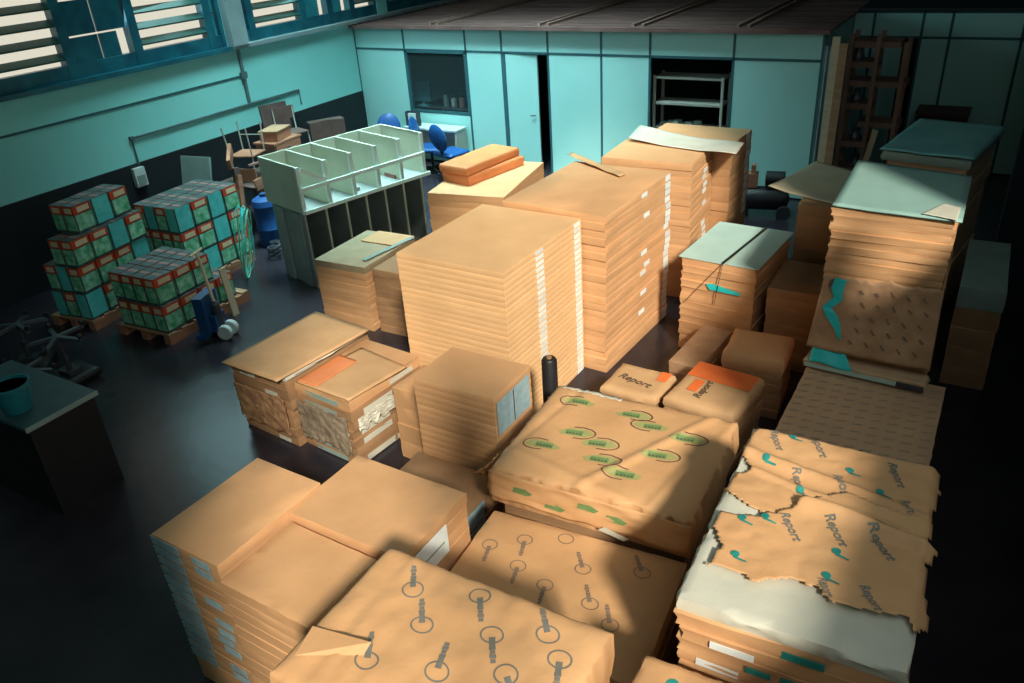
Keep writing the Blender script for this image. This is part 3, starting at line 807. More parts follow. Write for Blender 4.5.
# draped torn wrapper down the front of the tall right stack
pzt = 1.52
def front_sheet(u, v):
    x = -pw / 2 + 0.012 - 0.06 * v + (pw + 0.005 + 0.08 * v) * u
    z = pzt - (pzt - 0.90) * v
    yo = -0.034 - 0.075 * v ** 1.6 - 0.020 * (0.3 + 0.7 * v) * noise.noise(Vector((u * 5, v * 4, 3))) - 0.010 * noise.noise(Vector((u * 12, v * 9, 5)))
    z += (0.05 * noise.noise(Vector((u * 6, 0, 2))) + 0.03 * noise.noise(Vector((u * 17, 0, 5)))) * (1 - v)
    return (x, yo, z - 0.02 * u * v)
fs = crumple('torn_wrapper', front_sheet, 44, 24, KRAFTO, None, 0.003, label='brown torn wrapper hanging down the front of the tall right stack', cat='wrapper')
fs.location = (pcx, PF - 0.012, 0)
def on_sheet(uv, lift=0.012):
    p = front_sheet(*uv); return (p[0], p[1] - lift, p[2])
def patch(name, uvs, material, parent):
    mb = MB(); vs = [on_sheet(u) for u in uvs]
    n_ = len(vs) // 2          # strip: left edge points then right edge points
    for k in range(n_ - 1):
        mb.add([vs[k], vs[n_ + k], vs[n_ + k + 1], vs[k + 1]], [(0, 1, 2, 3)])
    obj(name, mb, material, parent)
patch('teal_tear', [(0.10, 0.02), (0.08, 0.15), (0.12, 0.28), (0.05, 0.42), (0.10, 0.55), (0.18, 0.66), (0.25, 0.82),
                    (0.20, 0.02), (0.19, 0.14), (0.20, 0.30), (0.13, 0.42), (0.20, 0.52), (0.24, 0.64), (0.27, 0.82)], TEAL, fs)
patch('dark_tear', [(0.06, 0.04), (0.05, 0.12), (0.09, 0.20), (0.10, 0.03), (0.085, 0.13), (0.10, 0.20)], INKD, fs)
pol = MB()
for i in range(6):
    for j in range(5):
        u, v = 0.32 + 0.13 * i + 0.03 * (j % 2), 0.12 + 0.17 * j
        if u < 0.97:
            a, b = on_sheet((u, v), 0.010), on_sheet((u + 0.035, v + 0.06), 0.010)
            c_, d_ = on_sheet((u + 0.055, v + 0.055), 0.010), on_sheet((u + 0.02, v - 0.005), 0.010)
            pol.add([a, b, c_, d_], [(0, 1, 2, 3)])
obj('faint_print', pol, INKF, fs, kind='stuff')
# protruding ream with white and teal edge at the wrapper's foot
st = thing('paper_ream', 'white and teal edged ream sticking out below the hanging wrapper', 'ream', (pcx + 0.0, PF - 0.11, 0.74), math.radians(-3))
obj('body', slab(pw + 0.08, 0.16, 0.07, None, (8, 3), 0.006, 2), KRAFTP, st)
obj('white_edge', MB().box(-pw / 2 - 0.03, pw * 0.30, -0.098, -0.088, 0.012, 0.045), SHEET, st)
obj('dark_edge', MB().box(pw * 0.30, pw / 2 + 0.03, -0.098, -0.088, 0.01, 0.05), DARKG, st)
tsheet = crumple('teal_flap', lambda u, v: (-pw / 2 - 0.0 + 0.34 * u * (1 - 0.25 * v), -0.10 + 0.09 * v, 0.062 + 0.09 * v + 0.012 * math.sin(u * 6)), 10, 6, TEAL, st)

def sheet(name, label, quad, z, material, curl=0.0, seed=1, thick=0.006, grow=0.0, n=(16, 16), bend=0.0, cat='sheet', amp=0.004):
    P = [px(x, y, z) for x, y in quad]
    c = sum(P, Vector()) / 4
    def f(u, v):
        a = P[0].lerp(P[1], u); b = P[3].lerp(P[2], u); p = a.lerp(b, v) - c
        h = amp * abs(noise.noise(Vector((u * 3 + seed, v * 3, seed))))
        h += curl * max(0, 1 - (u + v) / 0.5) ** 2 + bend * (4 * (u - 0.5) ** 2)
        return (p.x, p.y, h + thick)
    o = crumple(name, f, n[0], n[1], material, None, thick, label=label, cat=cat)
    o.location = (c.x, c.y, z)
    return o
sheet('cover_sheet', 'white sheet topping the tall right-hand stack', [(832, 208), (962, 224), (972, 178), (858, 162)], 2.052, SHEETP, 0.01, 2, thick=0.012)
sheet('fold_strip', 'pale folded strip on the front right corner of the white sheet', [(922, 214), (957, 221), (961, 208), (944, 204)], 2.078, PAPER, 0, 3, thick=0.004)
# Q
q_c = px(812, 190, 1.45)
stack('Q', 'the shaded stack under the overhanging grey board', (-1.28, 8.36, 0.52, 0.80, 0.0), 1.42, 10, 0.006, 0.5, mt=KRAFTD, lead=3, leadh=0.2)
sheet('cover_board', 'grey board overhanging the shaded stack behind the white sheet', [(768, 189), (838, 206), (868, 176), (816, 162)], 1.424, BOARD, 0.03, 4, thick=0.008)
# R
R_Q = [(890, 148), (975, 166), (996, 131), (921, 119)]
rx, ry, rw, rd, ra = rect(R_Q, 1.75)
ra = -0.16; rw *= 0.95
stack('R', 'the far right stack under glossy film', (rx, ry, rw * 0.9, rd * 0.9, ra), 1.66, 8, 0.01, 0.8, mt=KRAFTP, lead=4, leadh=0.28)
rm = link('wrapped_bale', slab(rw, rd, 0.09, wr_fn(4, 0.01), (14, 14), 0.012, 3).mesh('wrapped_bale', GREYG, 50), None, 'greyish bale beneath the glossy film at the far right', 'bale', None, None, (rx, ry, 1.66), ra)
def film(u, v):
    return ((u - 0.5) * (rw + 0.05), (v - 0.5) * (rd + 0.05), 0.012 + 0.012 * noise.noise(Vector((u * 3, v * 3, 6))) - 0.05 * max(0, abs(u - 0.5) - 0.46) - 0.05 * max(0, abs(v - 0.5) - 0.46))
o = crumple('film_sheet', film, 18, 18, GLOSS, None, 0.004, label='glossy cyan plastic film on the far right stack', cat='film')
o.location = (rx, ry, 1.765); o.rotation_euler.z = ra
# grey topped low stack at the right wall
g_q = [(955, 268), (991, 268), (1001, 212), (968, 212)]
gx, gy, gw, gd_, ga = rect(g_q, 1.0)
stack('Y', 'the grey topped stack in the aisle', (0.20, 8.08, 0.36, 1.22, 0.0), 1.0, 5, 0.006, 0.5, mt=KRAFTD, top_mat=GREYG, lead=2, leadh=0.2)
# S with strap
S_Q = [(682, 257), (760, 270), (785, 235), (722, 222)]
stack('S', 'the strapped stack with white boards on top', S_Q, 1.03, 13, 0.010, 0.7, sjit=0.010, mt=KRAFT)
sx, sy, sw, sd, sa, sz = STK['S']
sb = thing('cover_board', 'left white board on the strapped stack', 'board', (sx, sy, 1.032), sa)
obj('board_sheet', MB().box(-sw / 2 - 0.02, sw * 0.10, -sd / 2 - 0.02, sd / 2 + 0.02, 0, 0.012), SHEET, sb)
sb = thing('cover_board', 'right white board on the strapped stack', 'board', (sx, sy, 1.032), sa)
obj('board_sheet', MB().box(sw * 0.12, sw / 2 + 0.03, -sd / 2 - 0.01, sd / 2 + 0.03, 0, 0.012), SHEET, sb)
tp = thing('packing_strap', 'black strap tied over the white boards', 'strap', (sx, sy, 0), sa)
obj('band', MB().bar((sw * 0.16, sd / 2 + 0.03, 1.05), (sw * 0.08, -sd / 2 - 0.03, 1.05), 0.030, 0.004).bar((sw * 0.08, -sd / 2 - 0.032, 1.05), (-sw * 0.42, -sd / 2 - 0.034, 0.55), 0.012, 0.004)
    .bar((sw * 0.08, -sd / 2 - 0.032, 1.05), (sw * 0.00, -sd / 2 - 0.034, 0.60), 0.008, 0.004), STRAP, tp)
tp = thing('tape_strip', 'teal tape strip on the front of the strapped stack', 'tape', (sx, sy, 0), sa)
obj('strip', MB().add([(-0.10, -sd / 2 - 0.026, 0.80), (-0.06, -sd / 2 - 0.026, 0.74), (0.26, -sd / 2 - 0.026, 0.735), (0.24, -sd / 2 - 0.026, 0.77), (-0.02, -sd / 2 - 0.026, 0.81)], [(0, 1, 2, 3, 4)]), TEAL, tp)
# T stacks between S and P
stack('T', 'the shaded stack right of the strapped one', (-1.29, 7.50, 0.56, 0.74, 0.0), 0.85, 9, 0.006, 0.4, mt=KRAFTD)
# U, V, W, X
def pack(label, quad, z, h, material, n=(8, 6), group=None, cat='pack', bulge=0.012, sz=None):
    cx_, cy_, w_, d_, an = rect(quad, z)
    if sz: w_, d_ = sz
    return link('paper_pack', slab(w_, d_, h, wr_fn(z * 7, 0.004), n, 0.006, 5, bulge=bulge, inset=0.02, low=0.02).mesh('paper_pack', material, 50), None, label, cat, group, None, (cx_, cy_, z - h), an), w_, d_
U_Q = [(724, 352), (785, 362), (793, 338), (735, 326)]
pack('rounded kraft pack on the dark floor stack beside the orange topped pack', U_Q, 0.60, 0.16, KRAFT)
stack('U', 'the low dark stack under the rounded pack', (*rect(U_Q, 0.60),), 0.44, 5, 0.006, 0.5, mt=KRAFTD)
V_Q = [(657, 398), (735, 412), (762, 380), (705, 360)]
v, vw, vd = pack('kraft pack with a broad orange end behind the green oval bale', V_Q, 0.60, 0.12, KRAFT2)
vh = wr_fn(4.2, 0.004)
zero = lambda x, y: 0.006
drape('orange_print', [[(-vw / 2 + 0.02, 0.06), (vw / 2 - 0.02, 0.06), (vw / 2 - 0.02, vd / 2 - 0.02), (-vw / 2 + 0.02, vd / 2 - 0.02)], [(-vw * 0.30, -0.16), (-vw * 0.16, -0.16), (-vw * 0.16, 0.03), (-vw * 0.30, 0.03)]], zero, 0.12, ORANGE, v)
drape('word_print', word_polys('Report', (-vw * 0.10, -0.24), (-vw * 0.10, 0.05), 0.09), zero, 0.12, INKD, v)
stack('V', 'the low stack under the orange ended pack', (*rect(V_Q, 0.60),), 0.48, 5, 0.006, 0.5, mt=KRAFTD)
W_Q = [(597, 383), (655, 400), (680, 372), (622, 365)]
v, vw, vd = pack('kraft pack marked with dark lettering behind the green oval bale', W_Q, 0.55, 0.10, KRAFT2, sz=(0.50, 0.44))
drape('word_print', word_polys('Report', (-vw * 0.34, 0.0), (vw * 0.30, -0.06), 0.11), zero, 0.10, INKD, v)
drape('orange_print', [[(vw * 0.28, 0.05), (vw * 0.46, 0.05), (vw * 0.46, vd / 2 - 0.02), (vw * 0.28, vd / 2 - 0.02)]], zero, 0.10, ORANGE, v)
stack('W', 'the low stack under the lettered pack', (*rect(W_Q, 0.55)[:2], 0.48, 0.42, rect(W_Q, 0.55)[4]), 0.45, 4, 0.004, 0.4, mt=KRAFTD)
stack('X', 'the long low stack before the strapped one', [(666, 371), (692, 375), (733, 325), (712, 317)], 0.40, 4, 0.004, 0.3, mt=KRAFTO, size=(0.30, 0.82))

# --- covers and loose items on the left stacks
# grey board, white paper on the torn pile
sheet('cover_board', 'pale kraft board on the torn pile with white paper peeking out', [(222, 364), (277, 383), (370, 331), (316, 313)], 0.735, KRAFT2, 0.0, 5, thick=0.014)
fx, fy, fw_, fd, fa, fz = STK['F']
wp_ = link('paper_ream', slab(fw_ + 0.02, fd, 0.03, None, (10, 10), 0.012, 9).mesh('paper_ream', PAPER, 50), None, 'thin white paper ream under the pale kraft board', 'ream', None, None, (fx, fy, 0.70), fa)
F2 = STK['F2']
sheet('cover_sheet', 'narrow kraft sheet with an orange patch on the torn pile', [(296, 383), (349, 402), (407, 368), (362, 349)], 0.665, KRAFT2, 0.0, 8, thick=0.012)
sheet('orange_sheet', 'orange printed strip lying beside the white paper edge', [(297, 381), (316, 387), (357, 361), (340, 355)], 0.690, ORANGEK, 0, 9, thick=0.003)
# crumpled wrapping bulging from the torn pile's sides
for key, lab, face, sd_ in (('F', 'crumpled brown wrapping on the front of the torn left pile', 'F', 3), ('F2', 'grey crumpled wrapping bulging from the front of the orange patched pile', 'F', 8), ('F2', 'torn white wrapping down the right side of the orange patched pile', 'R', 5)):
    c = STK[key]
    def f(u, v, c=c, face=face, sd_=sd_):
        b = 0.036 + 0.014 * noise.noise(Vector((u * 7, v * 6, sd_))) + 0.012 * noise.noise(Vector((u * 17, v * 13, sd_)))
        z = 0.52 - (0.38 if face == 'F' else 0.13) * v + 0.05 * noise.noise(Vector((u * 5, 1, sd_))) + 0.06 * v * noise.noise(Vector((u * 13, 2, sd_)))
        if face == 'F': return (-c[2] / 2 + c[2] * (0.04 + 0.92 * u), -c[3] / 2 - 0.005 - b, z)
        return (c[2] / 2 + 0.005 + b, -c[3] / 2 + c[3] * (0.03 + 0.8 * u), z - 0.02)
    o = crumple('loose_wrapping', f, 44, 22, {3: CREASEK, 8: CREASE, 5: PAPER}[sd_], None, 0.003, label=lab, cat='wrapper')
    o.location = (c[0], c[1], 0); o.rotation_euler.z = c[4]
# label plate on the square stack
gx_, gy_, gw_, gdd, ga_, gz_ = STK['G']
lp = thing('paper_label', 'large pale blue paper label on the right side of the square stack', 'label', (gx_, gy_, 0), ga_)
obj('label_sheet', MB().box(gw_ / 2 + 0.012, gw_ / 2 + 0.016, -gdd * 0.47, gdd * 0.40, 0.83, 1.11), LABELB, lp)
obj('printed_line', MB().box(gw_ / 2 + 0.016, gw_ / 2 + 0.018, -gdd * 0.05, -gdd * 0.03, 0.84, 1.10), DARKG, lp)
ix, iy, iw, idd, ia, iz = STK['I3']
lp = thing('paper_label', 'white paper label on the right side of the stack before the square one', 'label', (ix, iy, 0), ia)
obj('label_sheet', MB().box(iw / 2 + 0.012, iw / 2 + 0.016, -idd * 0.48, idd * 0.12, 0.93, 1.13), LABEL, lp)
obj('printed_line', MB().box(iw / 2 + 0.016, iw / 2 + 0.018, -idd * 0.40, idd * 0.06, 1.02, 1.03), GREYG, lp)
# dark rag or bag tucked beside the label column
bz = py(549, 358, 4.72)
t = thing('film_roll', 'black film roll standing upright beside the labelled central stack', 'roll', (bz.x, 4.72, 0))
obj('roll', MB().lathe([(0.055, 0.0), (0.062, 0.01), (0.064, bz.z * 0.5), (0.062, bz.z - 0.02), (0.05, bz.z)], 14), BLACK, t, 50)
obj('core', MB().lathe([(0.022, bz.z), (0.022, bz.z + 0.012)], 10), KRAFTD, t)
# strap across the pale stack and tape on the stack behind
ex, ey, ew, ed, ea, ez = STK['E']
t = thing('cover_sheet', 'small brown board at the back of the low pale stack', 'board', (ex, ey, 0.805), ea)
obj('board_sheet', MB().box(-ew * 0.25, ew * 0.5, ed * 0.15, ed * 0.5, 0, 0.01), KRAFT, t)
t = thing('packing_strap', 'green strap lying between the pale and shaded stacks', 'strap', (ex, ey, 0.8), ea)
obj('band', MB().bar((ew * 0.34, -ed * 0.35, 0.019), (ew * 0.52, ed * 0.45, 0.019), 0.06, 0.006), GREYG, t)
bx_, by_, bw_, bd_, ba_, bz_ = STK['B']
t = thing('tape_roll_strip', 'pale bent cardboard strip lying on the stack behind the central one', 'strip', (bx_, by_, bz_), ba_)
a, b = px(568, 157, bz_), px(622, 177, bz_)
def strip(u, v):
    p = a.lerp(b, u) - Vector((bx_, by_, bz_)); c_, s_ = math.cos(-ba_), math.sin(-ba_)
    x, y = p.x * c_ - p.y * s_, p.x * s_ + p.y * c_
    return (x + 0.02 * v, y + 0.10 * (v - 0.5), 0.02 + 0.05 * abs(v - 0.5) * (1 - u) + 0.012 * noise.noise(Vector((u * 6, v, 3))))
crumple('strip_sheet', strip, 16, 6, KRAFT2, t)
# white paper on the last tall stack
cz = 1.63
sheet('cover_sheet', 'crumpled white paper on the stack nearest the office shelf opening', [(628, 141), (736, 157), (744, 146), (640, 128)], cz, PAPER, 0.0, 7, bend=0.03, amp=0.02)
# orange packs on the far left stack
dx_, dy_, dw_, dd_, da_, dz_ = STK['D']
for k, (lab, zz, oy, ox) in enumerate((('lower orange pack on the stack beside the cabinet', dz_, 0.02, 0.02), ('upper orange pack on the stack beside the cabinet', dz_ + 0.128, 0.0, -0.02))):
    link('paper_pack', slab(0.46, 1.05, 0.12 if k == 0 else 0.10, wr_fn(k + 1, 0.003), (6, 10), 0.004, k, inset=0.012).mesh('paper_pack', ORANGEK, 50), None, lab, 'pack', 'orange packs', None,
         (dx_ - 0.16 + ox, dy_ + 0.12 + oy, zz), da_ - math.radians(20 - 3 * k))

# ------------------------------------------------------------------ cartons on pallets
def make_pallet(label, loc, rz, w_, d_):
    t = thing('wooden_pallet', label, 'pallet', loc, rz)
    bm_ = MB().box(-w_ / 2, w_ / 2, -0.05, 0.05, 0, 0.02).mesh('deck_board', WOOD)
    n_ = 7
    for i in range(n_):
        link('deck_board', bm_, t, loc=(0, -d_ / 2 + 0.05 + (d_ - 0.1) * i / (n_ - 1), 0.115))
    sm = MB().box(-0.05, 0.05, -d_ / 2, d_ / 2, 0.0, 0.115).mesh('stringer', WOODR)
    for x in (-w_ / 2 + 0.05, 0, w_ / 2 - 0.05): link('stringer', sm, t, loc=(x, 0, 0))
    return t
BW, BD, BHt = 0.19, 0.28, 0.335
def box_meshes():
    e = 0.010
    body = MB().box(-BW / 2 + e, BW / 2 - e, -BD / 2 + e, BD / 2 - e, 0, BHt - 0.004).mesh('carton', CARTB)
    def side(k0, k1, z0, z1, t_):       # on the right (+x) and front (-y) faces; k in -1..1
        hx, hy = BW / 2 - e, BD / 2 - e
        return MB().box(hx, hx + t_, k0 * hy, k1 * hy, z0, z1).box(k0 * hx, k1 * hx, -hy - t_, -hy, z0, z1)
    band = side(-0.98, 0.98, 0.225, 0.325, 0.003).mesh('red_band', CARTR)
    logo_ = side(-0.55, 0.75, 0.242, 0.305, 0.005).mesh('cream_logo', CREAM)
    pic = side(-0.90, 0.90, 0.03, 0.215, 0.003).mesh('green_picture', CARTG)
    cy_ = side(-0.90, 0.90, 0.02, 0.325, 0.003).mesh('cyan_side', CARTC)
    top = MB().box(-0.07, 0.07, -0.025, 0.025, BHt - 0.004, BHt - 0.001).mesh('top_mark', PINK)
    return body, band, logo_, pic, cy_, top
BM = box_meshes()
rb = random.Random(5)
def carton(loc, rz, kind, label, group):
    o = link('carton', BM[0], None, label, 'carton', group, None, loc, rz)
    if kind == 'g':
        for nm, me in (('red_band', BM[1]), ('cream_logo', BM[2]), ('green_picture', BM[3])): link(nm, me, o)
    else: link('cyan_side', BM[4], o)
    link('top_mark', BM[5], o)
def pallet_load(label, loc, rz, w_, d_, layers, where):
    """layers: per layer (columns in x, rows in y, x shift, y shift, pattern of the near face)"""
    make_pallet(label, loc, rz, w_, d_)
    z = 0.136
    ca, sa = math.cos(rz), math.sin(rz)
    nl = len(layers)
    for li, (nxx, nyy, sx_, sy_, pat) in enumerate(layers):
        for i in range(nxx):
            for j in range(nyy):
                lx_ = w_ / 2 - BW * (i + 0.5) + sx_ - 0.02; ly_ = -d_ / 2 + BD * (j + 0.5) + sy_ + 0.02
                kd_ = pat[j % len(pat)] if i == 0 else rb.choice('gggc')
                tier = ('bottom second third fourth'.split()[li] if li < nl - 1 else 'top') + ' tier of ' + where
                col_ = 'cyan' if kd_ == 'c' else 'red banded'
                if i == 0: lab = '%s carton, %s from left on right face, %s' % (col_, 'first second third fourth fifth'.split()[j], tier)
                elif j == 0: lab = '%s carton, %s back from the near corner, %s' % (col_, 'zeroth second third fourth'.split()[i], tier)
                elif li == nl - 1: lab = '%s carton, %s back and %s along, %s' % (col_, 'first second third fourth'.split()[i], 'first second third fourth'.split()[j], tier)
                else: lab = 'carton hidden inside the %s' % tier
                carton((loc[0] + lx_ * ca - ly_ * sa, loc[1] + lx_ * sa + ly_ * ca, z), rz + math.radians(rb.uniform(-1, 1)), kd_, lab, 'cartons in ' + where)
        z += BHt
pallet_load('wooden pallet under the tallest carton stack by the left wall', (-9.36, 5.22, 0), math.radians(9), 0.70, 1.2,
            [(3, 4, 0, 0, 'cggc'), (3, 4, 0, 0.02, 'gggc'), (2, 4, 0.02, 0.03, 'ggcg'), (2, 3, -0.06, 0.26, 'gcg')], 'the tallest cartons')
pallet_load('wooden pallet under the nearest carton stack', (-8.18, 5.44, 0), math.radians(4), 0.86, 1.3,
            [(4, 4, 0, 0, 'gggg'), (4, 3, -0.03, 0.02, 'gggg')], 'the nearest cartons')
pallet_load('wooden pallet under the rear carton stack', (-9.13, 6.52, 0), math.radians(4), 0.86, 1.15,
            [(4, 4, 0, 0, 'gcgg'), (4, 4, 0, 0, 'ggcg'), (4, 4, 0, 0, 'cgcg')], 'the rear cartons')

# pallet jack beside the near pallet
pj = px(205, 338, 0)
t = thing('pallet_jack', 'blue hand pallet truck with white wheels parked at the nearest carton pallet', 'pallet truck', (pj.x + 0.1, pj.y + 0.1, 0), math.radians(20))
obj('body', MB().box(-0.10, 0.02, -0.16, 0.16, 0.10, 0.55).box(-0.06, 0.10, -0.10, 0.10, 0.10, 0.30), BLUED, t)
for s_ in (-1, 1):
    obj('fork', MB().box(-0.14, -0.02, s_ * 0.14 - 0.06, s_ * 0.14 + 0.06, 0.045, 0.10), BLUED, t)
    obj('wheel', MB().lathe([(0.085, -0.03), (0.09, -0.02), (0.09, 0.02), (0.085, 0.03)], 18, mtx=Matrix.Translation((0.16, s_ * 0.07, 0.09)) @ Matrix.Rotation(math.pi / 2, 4, 'X')), NYLON, t)
obj('pump', MB().lathe([(0.05, 0.12), (0.055, 0.2), (0.05, 0.42), (0.03, 0.46)], 12, c=(0.08, 0, 0)), DARKG, t)
obj('handle', MB().tube([(0.08, 0, 0.35), (0.02, 0.02, 0.9), (0.0, 0.02, 1.05)], 0.018).tube([(0, -0.10, 1.05), (0, 0.14, 1.05)], 0.014), CREAM, t)
t = thing('wooden_plank', 'short pale plank leaning upright against the nearest cartons', 'plank', (-7.62, 5.72, 0.0))
obj('board', MB().box(-0.012, 0.012, -0.045, 0.045, 0, 0.62, Matrix.Rotation(math.radians(-5), 4, 'Y')), WOODP, t)
# green straps hanging by the cartons
t = thing('plastic_strapping', 'tangle of green plastic strapping hanging beside the rear cartons', 'strapping', (-8.42, 6.75, 0.0))
for k in range(7):
    a0 = rb.uniform(0, 6.28)
    pts = []
    for q in range(13):
        a = 2 * math.pi * q / 12
        pts.append((0.10 * math.cos(a0) * math.sin(a) + 0.02 * k - 0.05, 0.16 * math.sin(a + a0 * 0.2) * (0.6 + 0.1 * k) + 0.03 * math.cos(a0), 0.50 + 0.46 * math.cos(a) - 0.01 * k))
    obj('loop', MB().tube(pts, 0.008, 5), TEAL if k % 2 else CARTG, t)

# ------------------------------------------------------------------ white pigeonhole unit on a grey cabinet
cab = thing('pigeonhole_unit', 'off-white open pigeonhole unit with two rows standing on the grey cabinet', 'shelf unit', (-7.33, 7.75, 1.03), math.radians(-14.5))
CW, CL, CH = 0.92, 1.95, 0.59
th = 0.022
obj('base', MB().box(-CW / 2, CW / 2, -CL / 2, CL / 2, 0, 0.02), CABW, cab)
obj('back', MB().box(-CW / 2, -CW / 2 + th, -CL / 2, CL / 2, 0.02, CH), CABW, cab)
for i in range(6):
    y = -CL / 2 + th / 2 + (CL - th) * i / 5
    obj('divider', MB().box(-CW / 2 + th, CW / 2 - 0.03, y - th / 2, y + th / 2, 0.02, CH), CABW, cab)
    obj('post', MB().box(CW / 2 - 0.03, CW / 2 + 0.005, y - 0.024, y + 0.024, 0.0, CH), CABF, cab)
obj('shelf', MB().box(-CW / 2 + th, CW / 2 - 0.04, -CL / 2 + th, CL / 2 - th, 0.02, 0.03), CABG, cab)
for z in (0.0, 0.29):
    obj('rail', MB().box(CW / 2, CW / 2 + 0.03, -CL / 2, CL / 2 + 0.06 * (z < 0.1), z, z + 0.045), CABF, cab)
for y in (CL / 2 - 0.0,):
    obj('rail', MB().box(-CW / 2, CW / 2, y - th, y + 0.002, CH - 0.03, CH + 0.002), CABW, cab)
obj('brace', MB().bar((CW / 2 + 0.016, -CL / 2 + 0.04, CH - 0.03), (CW / 2 + 0.016, -CL / 2 + 0.37, 0.35), 0.02, 0.045), CABF, cab)
for y, z in ((-0.1, 0.0), (0.62, 0.0)):
    s_ = thing('paper_scrap', 'small dark item left in the pigeonhole ' + ('near the middle' if y < 0 else 'towards the office'), 'scrap', (-7.33 + 0.2 * 0.97 + 0.25 * y, 7.75 + 0.97 * y - 0.05, 1.06), math.radians(-14.5))
    obj('clutter', MB().box(-0.12, 0.12, -0.07, 0.07, 0, 0.05).box(-0.06, 0.05, -0.05, 0.06, 0.05, 0.09), PINK if y > 0 else CABG, s_)
lowc = thing('steel_cabinet', 'grey cabinet base with upright partitions under the pigeonhole unit', 'cabinet', (-7.33, 7.75, 0), math.radians(-14.5))
LW = CW - 0.14
obj('back', MB().box(-LW / 2, -LW / 2 + 0.02, -CL / 2 + 0.03, CL / 2 - 0.03, 0.0, 1.03), CABG, lowc)
obj('top', MB().box(-LW / 2, LW / 2, -CL / 2 + 0.03, CL / 2 - 0.03, 1.0, 1.03), CABG, lowc)
obj('floor_board', MB().box(-LW / 2 + 0.02, LW / 2, -CL / 2 + 0.05, CL / 2 - 0.05, 0.05, 0.08), CABG, lowc)
for i in range(7):
    y = -CL / 2 + 0.04 + (CL - 0.08) * i / 6
    obj('partition', MB().box(-LW / 2 + 0.02, LW / 2 - 0.02, y - 0.01, y + 0.01, 0, 1.0), CABG, lowc)
    obj('edge_strip', MB().box(LW / 2 - 0.02, LW / 2, y - 0.014, y + 0.014, 0, 1.0), CABW if i else CABG, lowc)
obj('end_rib', MB().box(-LW / 2 + 0.10, -LW / 2 + 0.26, -CL / 2 + 0.005, -CL / 2 + 0.03, 0, 1.0).box(LW / 2 - 0.28, LW / 2 - 0.1, -CL / 2 + 0.01, -CL / 2 + 0.03, 0, 1.0), CABG, lowc)
# ------------------------------------------------------------------ heap of old furniture by the left wall
t = thing('wooden_table', 'brown wooden table piled with old chairs by the left wall', 'table', (-9.75, 8.75, 0))
obj('table_top', MB().box(-0.42, 0.42, -0.85, 0.85, 0.72, 0.76), WOODD, t)
for sx_ in (-1, 1):
    for sy_ in (-1, 1):
        obj('leg', MB().box(sx_ * 0.37 - 0.03, sx_ * 0.37 + 0.03, sy_ * 0.8 - 0.03, sy_ * 0.8 + 0.03, 0, 0.72), WOODD, t)
obj('apron', MB().box(0.33, 0.36, -0.77, 0.77, 0.60, 0.72), WOODR, t)
def school_chair(label, loc, rot, wood=WOODR):
    t = thing('school_chair', label, 'chair', loc, 0, 'old chairs on the heap')
    t.rotation_euler = rot
    obj('seat', MB().box(-0.20, 0.20, -0.20, 0.20, 0.43, 0.45), wood, t)
    obj('backrest', MB().box(-0.20, 0.20, 0.20, 0.22, 0.62, 0.82), wood, t)
    for s_ in (-1, 1):
        obj('leg', MB().tube([(s_ * 0.20, -0.20, 0), (s_ * 0.18, -0.18, 0.43)], 0.011, 6), SHELF, t)
        obj('leg', MB().tube([(s_ * 0.20, 0.24, 0), (s_ * 0.18, 0.18, 0.44), (s_ * 0.18, 0.21, 0.82)], 0.011, 6), SHELF, t)
    obj('stretcher', MB().tube([(-0.19, -0.19, 0.2), (0.19, -0.19, 0.2)], 0.008, 6), SHELF, t)
school_chair('old wooden chair upside down at the near end of the table', (-9.75, 8.25, 1.60), (math.pi, 0, 0.3))
school_chair('old wooden chair standing at the far end of the table', (-9.9, 9.38, 0.762), (0, 0, 1.3), WOODD)
def plank(label, a, b, wd, tk, material):
    t = thing('wooden_plank', label, 'plank', a, 0)
    obj('board', MB().bar((0, 0, 0), Vector(b) - Vector(a), wd, tk), material, t)
plank('orange-brown plank sloping in front of the table', (-9.15, 7.75, 0.86), (-9.05, 8.75, 1.02), 0.03, 0.16, WOODR)
plank('reddish plank sticking out of the heap towards the cartons', (-9.45, 7.62, 1.18), (-9.75, 7.95, 1.32), 0.05, 0.16, WOODR)
plank('thin rail bridging the heap', (-9.2, 7.75, 1.16), (-9.05, 8.7, 1.17), 0.03, 0.03, PINK)
plank('upright brown post at the near end of the heap', (-9.38, 7.62, 0.0), (-9.44, 7.70, 1.12), 0.10, 0.06, WOODD)
plank('second upright brown post leaning at the near end of the heap', (-9.22, 7.40, 0.0), (-9.30, 7.62, 1.05), 0.07, 0.05, WOODR)
school_chair('old brown chair tipped forward against the far end of the table', (-8.95, 9.5, 0.0), (0.0, 0, 2.2), WOODD)
plank('broad dark brown board leaning behind the table', (-10.35, 9.6, 0.0), (-10.6, 9.7, 1.55), 0.6, 0.03, WOODD)
t = thing('wooden_crate', 'dusty pink crate at the near end of the furniture heap', 'crate', (-9.72, 7.35, 0), 0.1)
obj('box', MB().box(-0.25, 0.25, -0.2, 0.2, 0, 0.87), PINK, t)
obj('lid', MB().box(-0.27, 0.27, -0.22, 0.22, 0.87, 0.90), WOODR, t)
t = thing('seat_panel', 'grey-green panel tilted on the pink crate', 'panel', (-9.78, 7.24, 0.915), 0.15)
obj('board', MB().box(-0.26, 0.26, -0.02, 0.02, 0, 0.45, Matrix.Rotation(math.radians(-14), 4, 'X')), GREYG, t)
t = thing('drawer_unit', 'brown wooden drawer unit standing on the table of the heap', 'drawers', (-9.66, 8.86, 0.762), 0.06)
obj('body', MB().box(-0.20, 0.18, -0.34, 0.26, 0, 0.46), WOODM, t)
obj('top', MB().box(-0.22, 0.20, -0.36, 0.28, 0.46, 0.49), WOODR, t)
